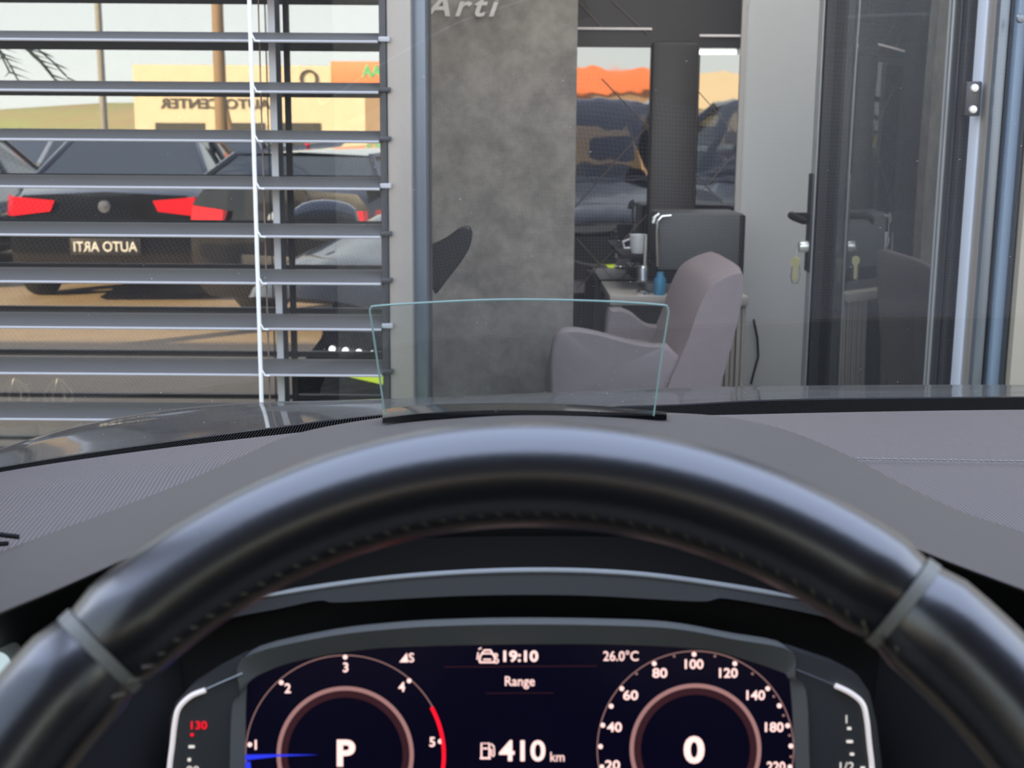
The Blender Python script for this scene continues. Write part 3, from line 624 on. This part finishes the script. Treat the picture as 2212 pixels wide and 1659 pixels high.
# exterior venetian blind
bl = thing('window_blind', 'grey slatted outdoor blind with white ladder cords across the left window', 'blind', (-1.2, 2.6, .2))
Yf, Yr = 2.540, 2.620
xe = PY(822, 400, 2.56).x
ys = [-22, 88, 197.6, 304, 406, 510, 611, 709.5, 809, 908, 1007]
slz = [PY(0, y, Yf).z for y in ys]
for k, z in enumerate(slz):
    prof = [(Yf, z), (Yf - .0015, z + .006), (Yf + .002, z + .0075), (Yf + .006, z + .0065), (Yf + .03, z + .015), (Yf + .055, z + .0235), (Yf + .072, z + .0245), (Yf + .08, z + .0205), (Yf + .08, z + .0185),
            (Yf + .07, z + .0215), (Yf + .055, z + .020), (Yf + .03, z + .0115), (Yf + .006, z + .003)]
    sl_ = MB().prism([(-3.3, a, b) for a, b in prof], (xe + 3.3, 0, 0)).build('slat', M_slat, bl, smooth=False)
    MB().tube([(-3.3, Yf - .001, z + .0028), (xe, Yf - .001, z + .0028)], .0028, 8).build('slat_edge', M_slatedge, sl_)  # silver lip made paler for the sky light it catches
    MB().bbox((xe, Yf + .01, z + .004), (xe + .022, Yf + .024, z + .014), .002).build('end_pin', M_slatedge if k % 3 == 1 else M_dkalu, sl_)
xc = PY(553, 440, Yf).x; zt_, zb_ = slz[0] + .1, .2
for Yq, r, m_, nm, dx in ((Yf - .004, .0042, M_white, 'ladder_cord', 0), (Yr + .004, .0016, mat('brown_cord', (.30, .22, .19), .7), 'rear_cord', .0)):
    pts = [];
    for i in range(len(slz) - 1):
        pts += [(xc + dx, Yq, slz[i] + .003), (xc + dx, Yq - .001, (slz[i] + slz[i+1]) / 2)]
    pts.append((xc + dx, Yq, slz[-1])); MB().tube([(xc, Yq, zt_)] + pts, r, 8).build(nm, m_, bl)
for z in slz: MB().tube([(xc + .003, Yf - .006, z + .014), (xc + .009, Yf - .006, z + .003), (xc + .018, Yf - .004, z + .002)], .0018, 6).build('cord_clip', M_white, bl)
xt = PY(597, 440, Yr + .01).x
MB().bbox((xt - .007, Yr + .008, .2), (xt + .007, Yr + .010, zt_), .001).build('cord_reflection', mat('pale_cord_reflection', (.55, .58, .64), .6), bl)  # pale strip standing in for the front cord mirrored in the pane
vb = vbar('guide_rail', 822, 837, 2.555, .07, M_dkalu, bl)
x_ = PY(626, 440, GY - .012).x
stru(MB().box((x_ - .005, GY - .012, .2), (x_ + .005, GY - .004, 2.35)).build('trim_6', M_black, smooth=False))  # black strip standing in for a dark line mirrored in the pane
# right hand jamb: many vertical profiles
jam = [(2082, 2096, 2.70, .08, M_dkalu), (2098, 2106, 2.64, .05, mat('pale_blue_seal', (.60, .66, .78), .4)), (2107, 2118, 2.68, .06, M_dkalu), (2119, 2128, 2.60, .05, M_alu), (2128, 2150, 2.58, .10, M_alublue),
       (2151, 2166, 2.60, .10, M_dkalu), (2167, 2194, 2.57, .10, mat('blue_grey_cladding', (.20, .27, .36), .45)), (2195, 2199, 2.55, .05, M_dkalu)]
for i, (a, b, Y, d, m) in enumerate(jam): stru(vbar('trim_%d' % (7 + i), a, b, Y, d, m, y=450))
xr_ = PY(2199, 450, 2.56).x
stru(MB().box((xr_, 2.53, 0), (3.2, 2.66, 2.35)).build('wall_right_outer', mat('beige_facade_panel', (.34, .31, .26), .55), smooth=False))
sc_ = thing('facade_screw', 'small screw head on the grey facade panel at the far right top', 'screw', tuple(PY(2204, 40, 2.53)))
MB().lathe([(0, -.006), (.007, -.005), (.009, 0)], PY(2204, 40, 2.53), 'Y', 14).build('head', M_alublue, sc_)

# ---- door leaf, swung inwards
hinge = Vector((PY(2090, 450, 2.72).x, 2.72, 0)); free = Vector((PY(1772, 450, 3.70).x, 3.70, 0))
u = (free - hinge).normalized(); n = Vector((0, 0, 1)).cross(u)
if n.x > 0: n = -n                 # faces the opening
wd = (free - hinge).length
dr = thing('door_1', None, None, tuple(hinge)); stru(dr)
def leaf(a, b, z0, z1, t0, t1, m, name, par, bev=.003):
    mb = MB(); bb = MB().bbox((a, t0, z0), (b, t1, z1), bev); mb.add([hinge + u*p.x + n*p.y + Vector((0, 0, p.z)) for p in bb.v], bb.f); return mb.build(name, m, par)
fr_ = MB()
for a, b, z0, z1 in ((0, .085, .2, 2.3), (wd - .066, wd, .2, 2.3), (.085, wd - .066, .2, .3), (.085, wd - .066, 2.21, 2.3)):
    for t0, t1, k in ((-.03, .03, 0), (.03, .036, .02), ):
        bb = MB().bbox((a + k, t0, z0 + k*.5), (b - k, t1, z1 - k*.5), .003); fr_.add([hinge + u*p.x + n*p.y + Vector((0, 0, p.z)) for p in bb.v], bb.f)
fr_.build('door_frame', M_dkalu, dr)
M_bead = mat('pale_bead', (.42, .44, .45), .35, metal=.3)
for a_, b_ in ((wd - .032, wd - .024), (wd - .046, wd - .036), (wd - .062, wd - .052), (.05, .056), (.068, .074)):
    bb = MB().bbox((a_, .035, .26), (b_, .040, 2.24), .001); MB().add([hinge + u*p.x + n*p.y + Vector((0, 0, p.z)) for p in bb.v], bb.f).build('glazing_bead', M_bead, dr)
M_dg = glass('door_glass', .38, (.70, .74, .78), 1.5)
leaf(.08, wd - .055, .29, 2.22, -.004, .004, M_dg, 'glass_panel', dr, .001)
def D(a, t, z): return hinge + u*a + n*t + Vector((0, 0, z))
# heights from the photo
zh = PY(1750, 466, 3.67).z; zk = PY(1748, 532, 3.67).z
ha = wd - .04
leaf(ha - .02, ha + .02, zk - .07, zh + .12, .036, .046, M_dkalu, 'handle_plate', dr)
mb = MB(); mb.tube([D(ha, .045, zh), D(ha, .085, zh), D(ha - .012, .10, zh + .002), D(ha - .05, .104, zh), D(ha - .12, .10, zh - .006), D(ha - .135, .092, zh - .008)], [.010, .010, .011, .011, .010, .008], 10)
mb.build('door_handle', M_black, dr)
mb = MB()
c = D(ha, .046, zk); rows = []
disc(c, n, [(.017, -.005), (.017, .02), (.014, .024), (0, .024)], 20).build('lock_cylinder', mat('bright_steel', (.9, .93, .9), .25, metal=.6), dr)
hinge_z = PY(2100, 215, 2.66).z
for zz in (hinge_z, .45):
    xh0 = PY(2084, 215, 2.62).x; xh1 = PY(2118, 215, 2.62).x
    hp_ = MB().bbox((xh0, 2.615, zz - .034), (xh1, 2.64, zz + .034), .003).build('hinge', M_dkalu, dr)
    for dz in (-.021, .021): MB().lathe([(0, -.006), (.007, -.005), (.0085, 0)], (xh0 + .016, 2.615, zz + dz), 'Y', 14).build('hinge_screw', mat('bright_screw', (.8, .85, .85), .3, metal=.5), hp_)
# key hanging from the lock
kc = D(ha, .062, zk)
ky = thing('door_key', 'brass and silver key ring with fob hanging from the door lock', 'key', tuple(kc))
mb = MB(); mb.tube([kc + Vector((0, 0, .0)) + n*.012, kc + n*.014 + Vector((0, 0, -.03))], .0012, 6); mb.build('ring', M_chrome, ky)
kk = kc + n*.014 + Vector((0, 0, -.035))
def kp(a, z): return kk + Vector((a, 0, z))
MB().prism([kp(-.012, 0), kp(0, .006), kp(.012, 0), kp(.013, -.012), kp(.005, -.024), kp(.005, -.058), kp(0, -.064), kp(-.005, -.058), kp(-.005, -.024), kp(-.013, -.012)], n*.003).build('blade', mat('brass', (.85, .78, .45), .3, metal=.7), ky, smooth=False)
MB().tube([kp(.010, -.02), kp(.013, -.05), kp(.008, -.07), kp(-.008, -.07), kp(-.013, -.05), kp(-.010, -.02)], .0016, 6).build('loop', M_chrome, ky)

# ================================================================== INSIDE THE SHOWROOM
# lounge chair
YC = 3.38
ch = thing('armchair', 'mauve upholstered tub armchair beside the desk, turned to the left', 'armchair', tuple(PY(1400, 760, YC).xy) + (.18,))
M_mauve = mat('mauve_fabric', (.26, .215, .225), .75, var=(30, .3, (.29, .24, .25)), bump=(700, .15, 'noise'))
def pillow(name, poly, y0, y1, m, par, rad=.02):
    """rounded slab with outline poly (x,z) between depths y0 and y1"""
    cx_ = sum(p[0] for p in poly)/len(poly); cz_ = sum(p[1] for p in poly)/len(poly)
    pl = [tuple(q) for q in spl(poly + [poly[0]], len(poly)*4 + 1)][:-1]
    rows = []
    for t, s in ((0, .0), (.0, .93), (.12, .985), (.3, 1), (.7, 1), (.88, .985), (1, .93), (1, 0)):
        rows.append([(cx_ + (x-cx_)*s, y0 + (y1-y0)*t, cz_ + (z-cz_)*s) for x, z in pl])
    return MB().grid(rows, True).build(name, m, par)
def XZ(lst, Y): return [(PY(x, y, Y).x, PY(x, y, Y).z) for x, y in lst]
pillow('side_arm', XZ([(1440, 742), (1380, 738), (1290, 715), (1230, 706), (1200, 720), (1188, 765), (1188, 840), (1195, 900), (1440, 900), (1500, 880), (1490, 800)], YC - .02), YC - .06, YC, M_mauve, ch)
pillow('side_arm', XZ([(1470, 700), (1400, 700), (1360, 672), (1325, 665), (1310, 690), (1305, 900), (1470, 900)], YC + .5), YC + .47, YC + .53, M_mauve, ch)
pillow('backrest', XZ([(1430, 760), (1455, 700), (1475, 640), (1500, 592), (1530, 570), (1562, 558), (1573, 566), (1570, 610), (1556, 680), (1535, 760), (1512, 850), (1500, 900), (1440, 900), (1410, 820)], YC + .2), YC - .08, YC + .52, M_mauve, ch)
pillow('seat', XZ([(1200, 800), (1440, 790), (1440, 900), (1200, 900)], YC), YC + .0, YC + .48, M_mauve, ch)
for a in (1230, 1480):
    for b in (.03, .45):
        p = PY(a, 880, YC + b); MB().tube([(p.x, YC + b, p.z), (p.x + (-.02 if a < 1300 else .02), YC + b, .18)], .012, 8).build('leg', M_black, ch)
# rounded stub of a second chair arm in front
pf_ = pillow('footstool', XZ([(1160, 835), (1175, 822), (1186, 835), (1186, 900), (1160, 900)], YC - .02), YC - .34, YC - .16, M_mauve, None)
tag(pf_, 'small mauve stool end poking out left of the tub armchair', 'stool')
# dark pointed shape, built up as a tilted black chair
YQ = 3.20
bc = thing('pointed_black_form', 'black pointed tilted shape, built as a chair, peeking from behind the door pillar', 'chair', tuple(PY(930, 600, YQ).xy) + (.18,))
M_blk = mat('black_mesh_fabric', (.018, .018, .018), .6, bump=(500, .3, 'noise'))
pillow('backrest', XZ([(880, 540), (930, 528), (965, 512), (992, 493), (1012, 489), (1020, 500), (1016, 530), (1000, 560), (965, 606), (942, 634), (930, 620), (880, 600)], YQ), YQ - .015, YQ + .025, M_blk, bc)
p = PY(900, 600, YQ); MB().tube([(p.x, YQ, p.z), (p.x - .02, YQ, .55), (p.x - .15, YQ, .5), (p.x - .15, YQ, .22)], .02, 10).build('stem', M_black, bc)
MB().bbox((p.x - .38, YQ - .2, .56), (p.x - .05, YQ + .16, .64), .03).build('seat', M_blk, bc)
mb = MB()
for k in range(5): mb.tube([(p.x - .15, YQ, .26), (p.x - .15 + .24*math.cos(k*1.257), YQ + .24*math.sin(k*1.257), .2)], .014, 6)
mb.build('base', M_black, bc)
# desk
YD = 4.0
dk = thing('desk', 'pale wood desk with grooved side panel behind the armchair', 'desk', tuple(PY(1470, 700, YD).xy) + (.18,))
M_oak = mat('grey_oak', (.36, .33, .30), .5, var=(12, .3, (.42, .39, .35)))
a = PY(1318, 640, YD); b = PY(1618, 652, YD); zt2 = PY(1470, 640, YD).z
MB().bbox((a.x, YD, zt2 - .03), (b.x, YB - .02, zt2), .003).build('desk_top', M_oak, dk)
a2_, b2_ = PY(1516, 700, YD).x, PY(1615, 700, YD).x
mb = MB()
for i in range(9): mb.bbox((a2_ + (b2_-a2_)*i/9 + .001, YD + .02 - (.006 if i % 2 else 0), .18), (a2_ + (b2_-a2_)*(i+1)/9 - .002, YB - .05, zt2 - .03), .003)
mb.build('side_panel', M_oak, dk)
MB().bbox((a.x + .01, YD + .02, .18), (a.x + .04, YB - .05, zt2 - .03), .003).build('side_panel', M_oak, dk)
MB().bbox((a.x + .04, YD + .30, .30), (a2_, YD + .33, zt2 - .03), .003).build('front_panel', mat('black_panel', (.02, .02, .02), .5), dk)
# coffee machine on the desk
cm = thing('coffee_machine', 'dark grey boxy machine with chrome corner tube standing on the desk', 'machine', tuple(PY(1515, 630, YD + .05).xy) + (zt2,))
q0, q1 = PY(1424, 470, YD + .05), PY(1612, 470, YD + .05); zt3 = PY(1515, 461, YD + .05).z; zb3 = zt2
M_mach = mat('dark_grey_housing', (.085, .09, .095), .5)
MB().bbox((q0.x, YD + .07, zb3 + .075), (q1.x, YD + .32, zt3), .012).build('housing', M_mach, cm)
MB().bbox((q1.x - .016, YD + .065, zb3), (q1.x + .002, YD + .34, zt3 - .005), .006).build('side_cheek', M_black, cm)
MB().bbox((PY(1400, 620, YD).x, YD + .075, zb3), (q1.x - .01, YD + .33, zb3 + .03), .004).build('drip_tray', M_mach, cm)
MB().bbox((PY(1436, 600, YD).x, YD + .09, zb3 + .03), (q1.x - .01, YD + .3, zb3 + .08), .004).build('plinth', M_black, cm)
t_ = lambda x, y, dy=0: PY(x, y, YD + .038 + dy)
MB().tube([t_(1421, 575), t_(1419, 500), t_(1421, 478), t_(1430, 467), t_(1450, 465)], .0045, 8).build('chrome_tube', M_chrome, cm)
MB().tube([t_(1412, 482), t_(1415, 468), t_(1424, 462)], .011, 10).build('chrome_elbow', M_chrome, cm)
gr_ = thing('milk_frother', 'slim chrome post with coiled base standing left of the grey machine', 'frother', tuple(t_(1393, 622).xy) + (zt2,))
MB().tube([t_(1395, 508), t_(1393, 575)], .006, 10).build('post', M_chrome, gr_)
mb = MB()
for i in range(7): c_ = t_(1388, 577 + i*5); mb.lathe([(.016, -.003), (.020, 0), (.016, .003)], c_, 'Z', 18)
mb.build('coil', M_chrome, gr_)
MB().lathe([(0, 0), (.022, 0), (.022, .01), (.016, .014)], tuple(t_(1388, 625).xy) + (zt2 + .0,), 'Z', 20).build('foot', M_chrome, gr_)
M_porc = mat('white_porcelain', (.75, .76, .80), .25)
zc = t_(1378, 545).z
cpx = t_(1378, 545, .16)
sh = thing('wall_shelf', 'small dark shelf holding the white cup behind the chrome post', 'shelf', (cpx.x, YB - .05, zc - .02))
MB().bbox((cpx.x - .06, cpx.y - .05, zc - .03), (cpx.x + .05, YB, zc - .018), .002).build('board', M_black, sh)
cp = thing('white_cup', 'white cup with tilted rim left of the chrome post', 'cup', (cpx.x, cpx.y, zc))
MB().lathe([(.0, -.016), (.022, -.016), (.026, .0), (.03, .045), (.027, .045), (.022, .0), (0, -.01)], (cpx.x, cpx.y, zc), 'Z', 20).build('bowl', M_porc, cp)
MB().tube([(cpx.x - .028, cpx.y, zc + .03), (cpx.x - .05, cpx.y, zc + .02), (cpx.x - .045, cpx.y, zc), (cpx.x - .026, cpx.y, zc)], .004, 8).build('cup_handle', M_porc, cp)
bt = MB().lathe([(0, 0), (.018, 0), (.019, .05), (.012, .06), (.011, .072), (0, .074)], tuple(t_(1426, 600, -.005).xy) + (zt2,), 'Z', 18).build('blue_jar', mat('blue_plastic', (.03, .18, .32), .4))
tag(bt, 'small blue jar between chrome post and grey machine', 'jar')
tag(MB().tube([PY(1628, 690, YB - .01), PY(1636, 730, YB - .01), PY(1638, 770, YB - .01), PY(1628, 805, YB - .01), PY(1622, 830, YB - .01)], .004, 8).build('power_cable', M_black), 'black power cable hanging on the wall right of the desk', 'cable')
# two glass ornaments and a box behind the left window
M_gl = mat('brass_glass', (.75, .62, .38), .2, metal=.6); M_frost = mat('white_wax', (.9, .93, .92), .5)
YO = 2.75
for k, (px, lab) in enumerate(((40, 'brass topped white lantern on the sill, nearest the left edge'), (133, 'brass topped white lantern on the sill, right one of the two'))):
    c = PY(px, 965, YO); top = PY(px, 805, YO).z; b0 = PY(px, 970, YO).z
    la = thing('lantern', lab, 'lantern', (c.x, YO, b0), 'lanterns behind the blind')
    MB().lathe([(0, 0), (.045, 0), (.045, .06), (.0, .062)], (c.x, YO, b0), 'Z', 20).build('candle', M_frost, la)
    mb = MB(); mb.lathe([(0, 0), (.03, .0), (.02, .006), (.008, .012)], (c.x, YO, b0 + .095), 'Z', 16)
    for i in range(8):
        a = i*.785; mb.tube([(c.x + r*math.cos(a), YO + r*math.sin(a), b0 + .10 + h) for r, h in ((.012, 0), (.032, .012), (.030, .03), (.010, .055), (.0, .06))], .0025, 5)
    mb.lathe([(.046, .06), (.048, .075), (.046, .095), (.02, .098)], (c.x, YO, b0), 'Z', 16); mb.build('lid', M_gl, la)
zs = PY(40, 970, YO).z
stru(MB().box((-3.5, GY + .02, .2), (xw - .05, GY + .30, zs)).build('trim_20', M_dkalu, smooth=False))
# unseen glowing panel added to brighten the showroom
cl_ = thing('added_fill_panel', 'wide flat unseen panel added above the armchair to brighten the showroom', 'fill light', (.6, 3.6, 2.72))
MB().box((-.2, 3.2, 2.71), (1.7, 3.9, 2.735)).build('fill_glow', emat('fill_white', (1, .96, .93), 5.5), cl_, smooth=False)

# ================================================================== THE CAR PARK BEHIND (seen mirrored in the glass)
def lot_car(name, label, body, x, y, rot, hatch=False, kind='sedan', plate=None, hz_=1.42, cat='car', accents=None):
    r = thing(name, label, cat, (0, 0, 0)); H = hz_; W = .90
    st_ = [(-2.28, .35, .78, .70), (-2.25, .25, .93, .80), (-2.0, .22, 1.0, .86), (-1.4, .22, .98, .90), (0, .22, .95, .91), (1.0, .22, .93, .91), (1.4, .22, .90, .90), (2.0, .22, .80, .86), (2.25, .25, .66, .76), (2.3, .35, .6, .66)]
    if kind != 'sedan': st_ = [(a, b, c + .10, d) for a, b, c, d in st_]
    rows = []
    for yy, zl, zt_, hw in st_:
        half = [(0, zl), (hw*.8, zl), (hw*.98, zl + .12), (hw, (zl+zt_)/2), (hw*.96, zt_ - .10), (hw*.84, zt_), (0, zt_ + .03)]
        rows.append([(a, yy, b) for a, b in half] + [(-a, yy, b) for a, b in half[-2:0:-1]])
    mb = MB().grid(rows, True); n = len(rows[0]); mb.f.append(tuple(range(n))[::-1]); mb.f.append(tuple(range((len(rows)-1)*n, len(rows)*n)))
    mb.build('body', body, r)
    bz = .97 + (.10 if kind != 'sedan' else 0)
    g = ([(-1.75, bz, .70), (-1.05, H - .03, .56), (-.3, H, .58), (.35, H - .05, .57), (1.15, bz - .03, .72)] if kind == 'sedan' else [(-2.15, bz, .72), (-1.95, H - .08, .60), (-.6, H, .62), (.2, H - .04, .60), (1.05, bz - .03, .74)])
    M_gz = MCG
    rows = [[(-h, yy, z), (h, yy, z)] for yy, z, h in g]
    gl = MB(); poly = [(yy, z) for yy, z, h in g]
    sideL = [(-.80 if i in (0, 4) else -h, yy, z) for i, (yy, z, h) in enumerate(g)]; sideR = [(-a, b, c) for a, b, c in sideL]
    gl.add(sideL, [(0, 1, 2, 3, 4)]); gl.add(sideR, [(4, 3, 2, 1, 0)])
    gl.add([sideL[0], sideL[1], sideR[1], sideR[0]], [(0, 1, 2, 3)]); gl.add([sideL[3], sideL[4], sideR[4], sideR[3]], [(0, 1, 2, 3)])
    gl.build('windows', M_gz, r, smooth=False)
    rfm = MB(); rfm.grid([[(x_*1.03, yy, z + .01 + .02*(1 - abs(x_)/.6)) for x_ in (-h, -h*.5, 0, h*.5, h)] for yy, z, h in g[1:4]])
    for sx in (-1, 1):
        rfm.tube([(sx*.80, g[0][0], g[0][1]), (sx*g[1][2], g[1][0], g[1][1]), (sx*g[2][2], g[2][0], g[2][1]), (sx*g[3][2], g[3][0], g[3][1]), (sx*.80, g[4][0], g[4][1])], .03, 6)
        rfm.tube([(sx*.84, -.35, bz - .02), (sx*g[2][2], -.35, g[2][1])], .03, 6)
        rfm.bbox((sx*.92, .75, bz), (sx*1.08, .85, bz + .12), .02)
    ro = rfm.build('roof', body, r)
    for sx in (-1, 1):
        for yy in (-1.38, 1.38): wheel(r, (sx*.80, yy, .33), .33, sx)
        tl = MB().grid([[(sx*.86, -2.02, .93), (sx*.88, -2.02, .76)], [(sx*.74, -2.29, .92), (sx*.76, -2.30, .76)], [(sx*.40, -2.31, .89), (sx*.44, -2.31, .80)]]).build('tail_light', MTL, r)
        hl = MB().grid([[(sx*.885, 1.95, .74), (sx*.90, 1.95, .62)], [(sx*.72, 2.29, .70), (sx*.74, 2.30, .60)], [(sx*.45, 2.325, .66), (sx*.5, 2.325, .58)]]).build('headlight', MHL, r)
    pl = MB().bbox((-.29, -2.325, .44), (.29, -2.30, .58), .004).build('number_plate', MPL, r)
    if plate:
        v, f = fit_text(plate, .085, .52, bold=.01); MB().add([Vector((a.x, -2.329, .51 + a.y)) for a in v], f).build('plate_text', mat('plate_letters', (.9, .9, .88), .4), pl, smooth=False)
    MB().lathe([(0, -.02), (.05, -.015), (.055, 0)], (0, -2.29, .84), 'Y', 20).build('badge', M_chrome, r)
    MB().bbox((-.5, 2.27, .42), (.5, 2.315, .56), .01).build('grille', M_black, r)
    if accents:
        MB().tube([(.83, -1.7, bz), (.60, -1.0, H), ], .02, 6).build('accent_line', accents, r); MB().tube([(.91, -1.7, .9), (.93, .4, .45)], .02, 6).build('accent_line', accents, r)
        MB().tube([(-.83, -1.7, bz), (-.60, -1.0, H), ], .02, 6).build('accent_line', accents, r); MB().tube([(-.91, -1.7, .9), (-.93, .4, .45)], .02, 6).build('accent_line', accents, r)
    r.location = (x, y, 0); r.rotation_euler = (0, 0, R_(rot)); return r
MCG = mat('car_window_glass', (.03, .04, .05), .05, spec=1.0); MTL = mat('red_tail_lens', (.65, .01, .02), .15, emis=(1, .03, .04), es=.35); MHL = mat('clear_lamp', (.6, .65, .7), .1, spec=1)
MPL = mat('plate_black', (.03, .03, .035), .4)
def cpaint(nm, c): return mat(nm, c, .22, metal=.4, coat=1, coatr=.02)
PB, PN, PG, PS = cpaint('black_paint', (.008, .008, .01)), cpaint('navy_paint', (.02, .035, .07)), cpaint('graphite_paint', (.05, .055, .06)), cpaint('silver_paint', (.4, .41, .42))
Mred = mat('red_trim', (.75, .02, .04), .35)
def cx_at(px, V): return PY(px, 400, V).x
lot_car('sedan_car', 'black sedan with red tail lights, rear towards the showroom, mirrored in the left window', PB, cx_at(230, 11.3), 2*GY - 13.0, 184, plate='AUTO ARTI')
for o in [x for x in bpy.data.objects if x.name.startswith('sedan_car')]: o.rotation_euler[2] = R_(176)
lot_car('sedan_car', 'dark graphite sedan parked left of the black sedan with the lettered plate', PG, cx_at(215, 11.3) - 2.5, 2*GY - 13.8, 176)
lot_car('hatchback_car', 'black hatchback with red trim lines in the mirrored car park', PB, cx_at(905, 9.5), 2*GY - 11.2, 206, kind='suv', hz_=1.36, accents=Mred)
lot_car('sedan_car', 'navy saloon parked behind the black sedan and the red-trimmed hatchback', PN, cx_at(455, 17.5), 2*GY - 18.0, -8)
for i, (px, V, pt, rt, lb) in enumerate(((60, 19, PS, 10, 'silver tall car in the far row, leftmost'), (330, 26, PG, -80, 'graphite pick-up like car parked across in the far row'), (560, 30, PB, -80, 'black tall car crosswise in the far row below the yellow building'), (760, 24, PS, 165, 'silver tall car in the far row, rightmost by the orange shop'))):
    lot_car('suv_car', lb, pt, cx_at(px, V), 2*GY - V, rt, kind='suv', hz_=1.50)
# AUTO CENTER building
M_yel = mat('cream_render', (.66, .56, .40), .8, var=(2, .3, (.70, .61, .45))); M_dark = mat('dark_opening', (.05, .05, .05), .5)
VB = 58; Yb = 2*GY - VB
ab = thing('auto_center_building', 'long cream building with AUTO CENTER lettering, mirrored in the window', 'building', (cx_at(560, VB), Yb, 0))
zr = M(400, 140, VB).z; xa, xb = cx_at(298, VB), cx_at(830, VB)
MB().box((xa, Yb - 8, 0), (xb + 14, Yb, zr - .6)).box((xa, Yb - 8, zr - .6), (xa + 9, Yb, zr)).build('walls', M_yel, ab, smooth=False)
def sign_text(name, s, px, py, V, h, wdt, m, par, Y=None, bold=.02):
    v, f = fit_text(s, h, wdt, bold=bold); c = M(px, py, V); Yt = (2*GY - V) + .06 if Y is None else Y
    MB().add([Vector((c.x - a.x, Yt, c.z + a.y)) for a in v], f).build(name, m, par, smooth=False)
M_lt = mat('dark_sign_letters', (.07, .06, .05), .6)
sign_text('sign_letters', 'AUTO CENTER', 465, 224, VB, .45, 4.9, M_lt, ab)
mb = MB()
for px in (390, 520, 640): p = M(px, 290, VB); mb.box((p.x - 1.1, Yb - .1, 0), (p.x + 1.1, Yb + .05, p.z + .5))
mb.build('gate', M_dark, ab, smooth=False)
pe = M(667, 170, VB); mb = MB(); mb.tube([(pe.x + .35*math.cos(a*.4), Yb + .08, pe.z + .35*math.sin(a*.4)) for a in range(17)], .05, 6); mb.build('round_emblem', M_lt, ab)
# orange fascia shop
VS = 32; Ys = 2*GY - VS; p0, p1 = M(714, 132, VS), M(714, 180, VS)
M_or = mat('orange_sign', (.85, .24, .09), .5); M_tan = mat('tan_wall', (.36, .25, .16), .8)
os_ = thing('shop_building', 'low tan shop with a long orange fascia sign, mirrored beside the blind end', 'building', (p0.x + 4, Ys, 0))
MB().box((p0.x + .8, Ys - 5, 0), (p0.x + 9.0, Ys - .2, p1.z)).build('walls', M_tan, os_, smooth=False)
MB().bbox((p0.x, Ys - .2, p1.z), (p0.x + 9.5, Ys, p0.z), .02).build('fascia_sign', M_or, os_)
M_gr = mat('green_letters', (.12, .55, .20), .5); M_cream = mat('cream_letters', (.9, .75, .5), .5)
sign_text('sign_letters', 'A', 793, 153, VS, .30, .26, M_gr, os_, Ys + .02, bold=.03); sign_text('sign_letters', 'A', 813, 153, VS, .30, .26, M_gr, os_, Ys + .02, bold=.03)
# hill and verge
M_hill = mat('dry_hill', (.42, .30, .16), .9, var=(.12, .12, (.36, .38, .14)))
rows = []
for i in range(31):
    x = -70 + i*4.6; rows.append([(x, -78, 0), (x, -84, 1.2 + .3*math.sin(i)), (x, -95, 3.4 + .5*math.sin(i*.7) + .2*math.sin(i*2.1)), (x, -100, 3.9 + .4*math.sin(i*.9)), (x, -115, 0)])
hl_ = MB().grid(rows).build('hill', M_hill); tag(hl_, 'low dry grassy rise at the far edge of the car park', 'hill', kind='structure')
MB_v = MB().bbox((-60, -46, 0), (xa - 1, -42, 1.0), .3).build('verge', mat('green_verge', (.16, .22, .05), .9, var=(2, .3, (.28, .28, .08)))); tag(MB_v, 'green grassy bank left of the cream building', 'grass', kind='structure')
# poles and wires
for px, V, r, m_, lb in ((232, 24, .06, mat('grey_pole', (.25, .24, .22), .6), 'thin grey lamp post mirrored left of the cream building'), (483, 23, .10, mat('brown_wood_pole', (.25, .17, .10), .7), 'brown wooden utility pole mirrored in front of the cream building')):
    x = cx_at(px, V); t = thing('street_pole', lb, 'pole', (x, 2*GY - V, 0))
    MB().tube([(x, 2*GY - V, 0), (x, 2*GY - V, 7.5)], [r*1.2, r*.8], 12).build('post', m_, t)
    if m_.name.startswith('brown'): MB().tube([(x, 2*GY - V, 2.4), (x + .45, 2*GY - V, 0)], .05, 8).build('strut', m_, t)
# palm with drooping fronds
pm = thing('palm_tree', 'small palm with thin drooping fronds at the left edge of the window reflection', 'palm', (cx_at(-70, 8), 2*GY - 8, 0))
c0 = Vector((cx_at(-70, 8), 2*GY - 8, M(0, 100, 8).z + .02))
MB().tube([(c0.x, c0.y, 0), (c0.x + .05, c0.y, 1.0), tuple(c0)], [.11, .09, .07], 10).build('trunk', mat('palm_bark', (.14, .10, .07), .9), pm)
M_leaf = mat('palm_leaf', (.02, .045, .03), .6)
for k in range(12):
    a = k*2*math.pi/12 + .2; mb = MB(); sp_ = []
    for i in range(9):
        t = i/8; sp_.append(c0 + Vector((math.cos(a)*.62*t, math.sin(a)*.62*t, .14*math.sin(t*2.2) - .30*t*t)))
    mb.tube(sp_, .006, 5)
    for i in range(1, 9):
        for sg in (-1, 1):
            q = sp_[i]; s_ = Vector((-math.sin(a), math.cos(a), 0))*sg
            mb.add([q, q + s_*.09 + Vector((math.cos(a)*.10, math.sin(a)*.10, -.05)), q + Vector((0, 0, -.012))], [(0, 1, 2)])
    mb.build('frond', M_leaf, pm)
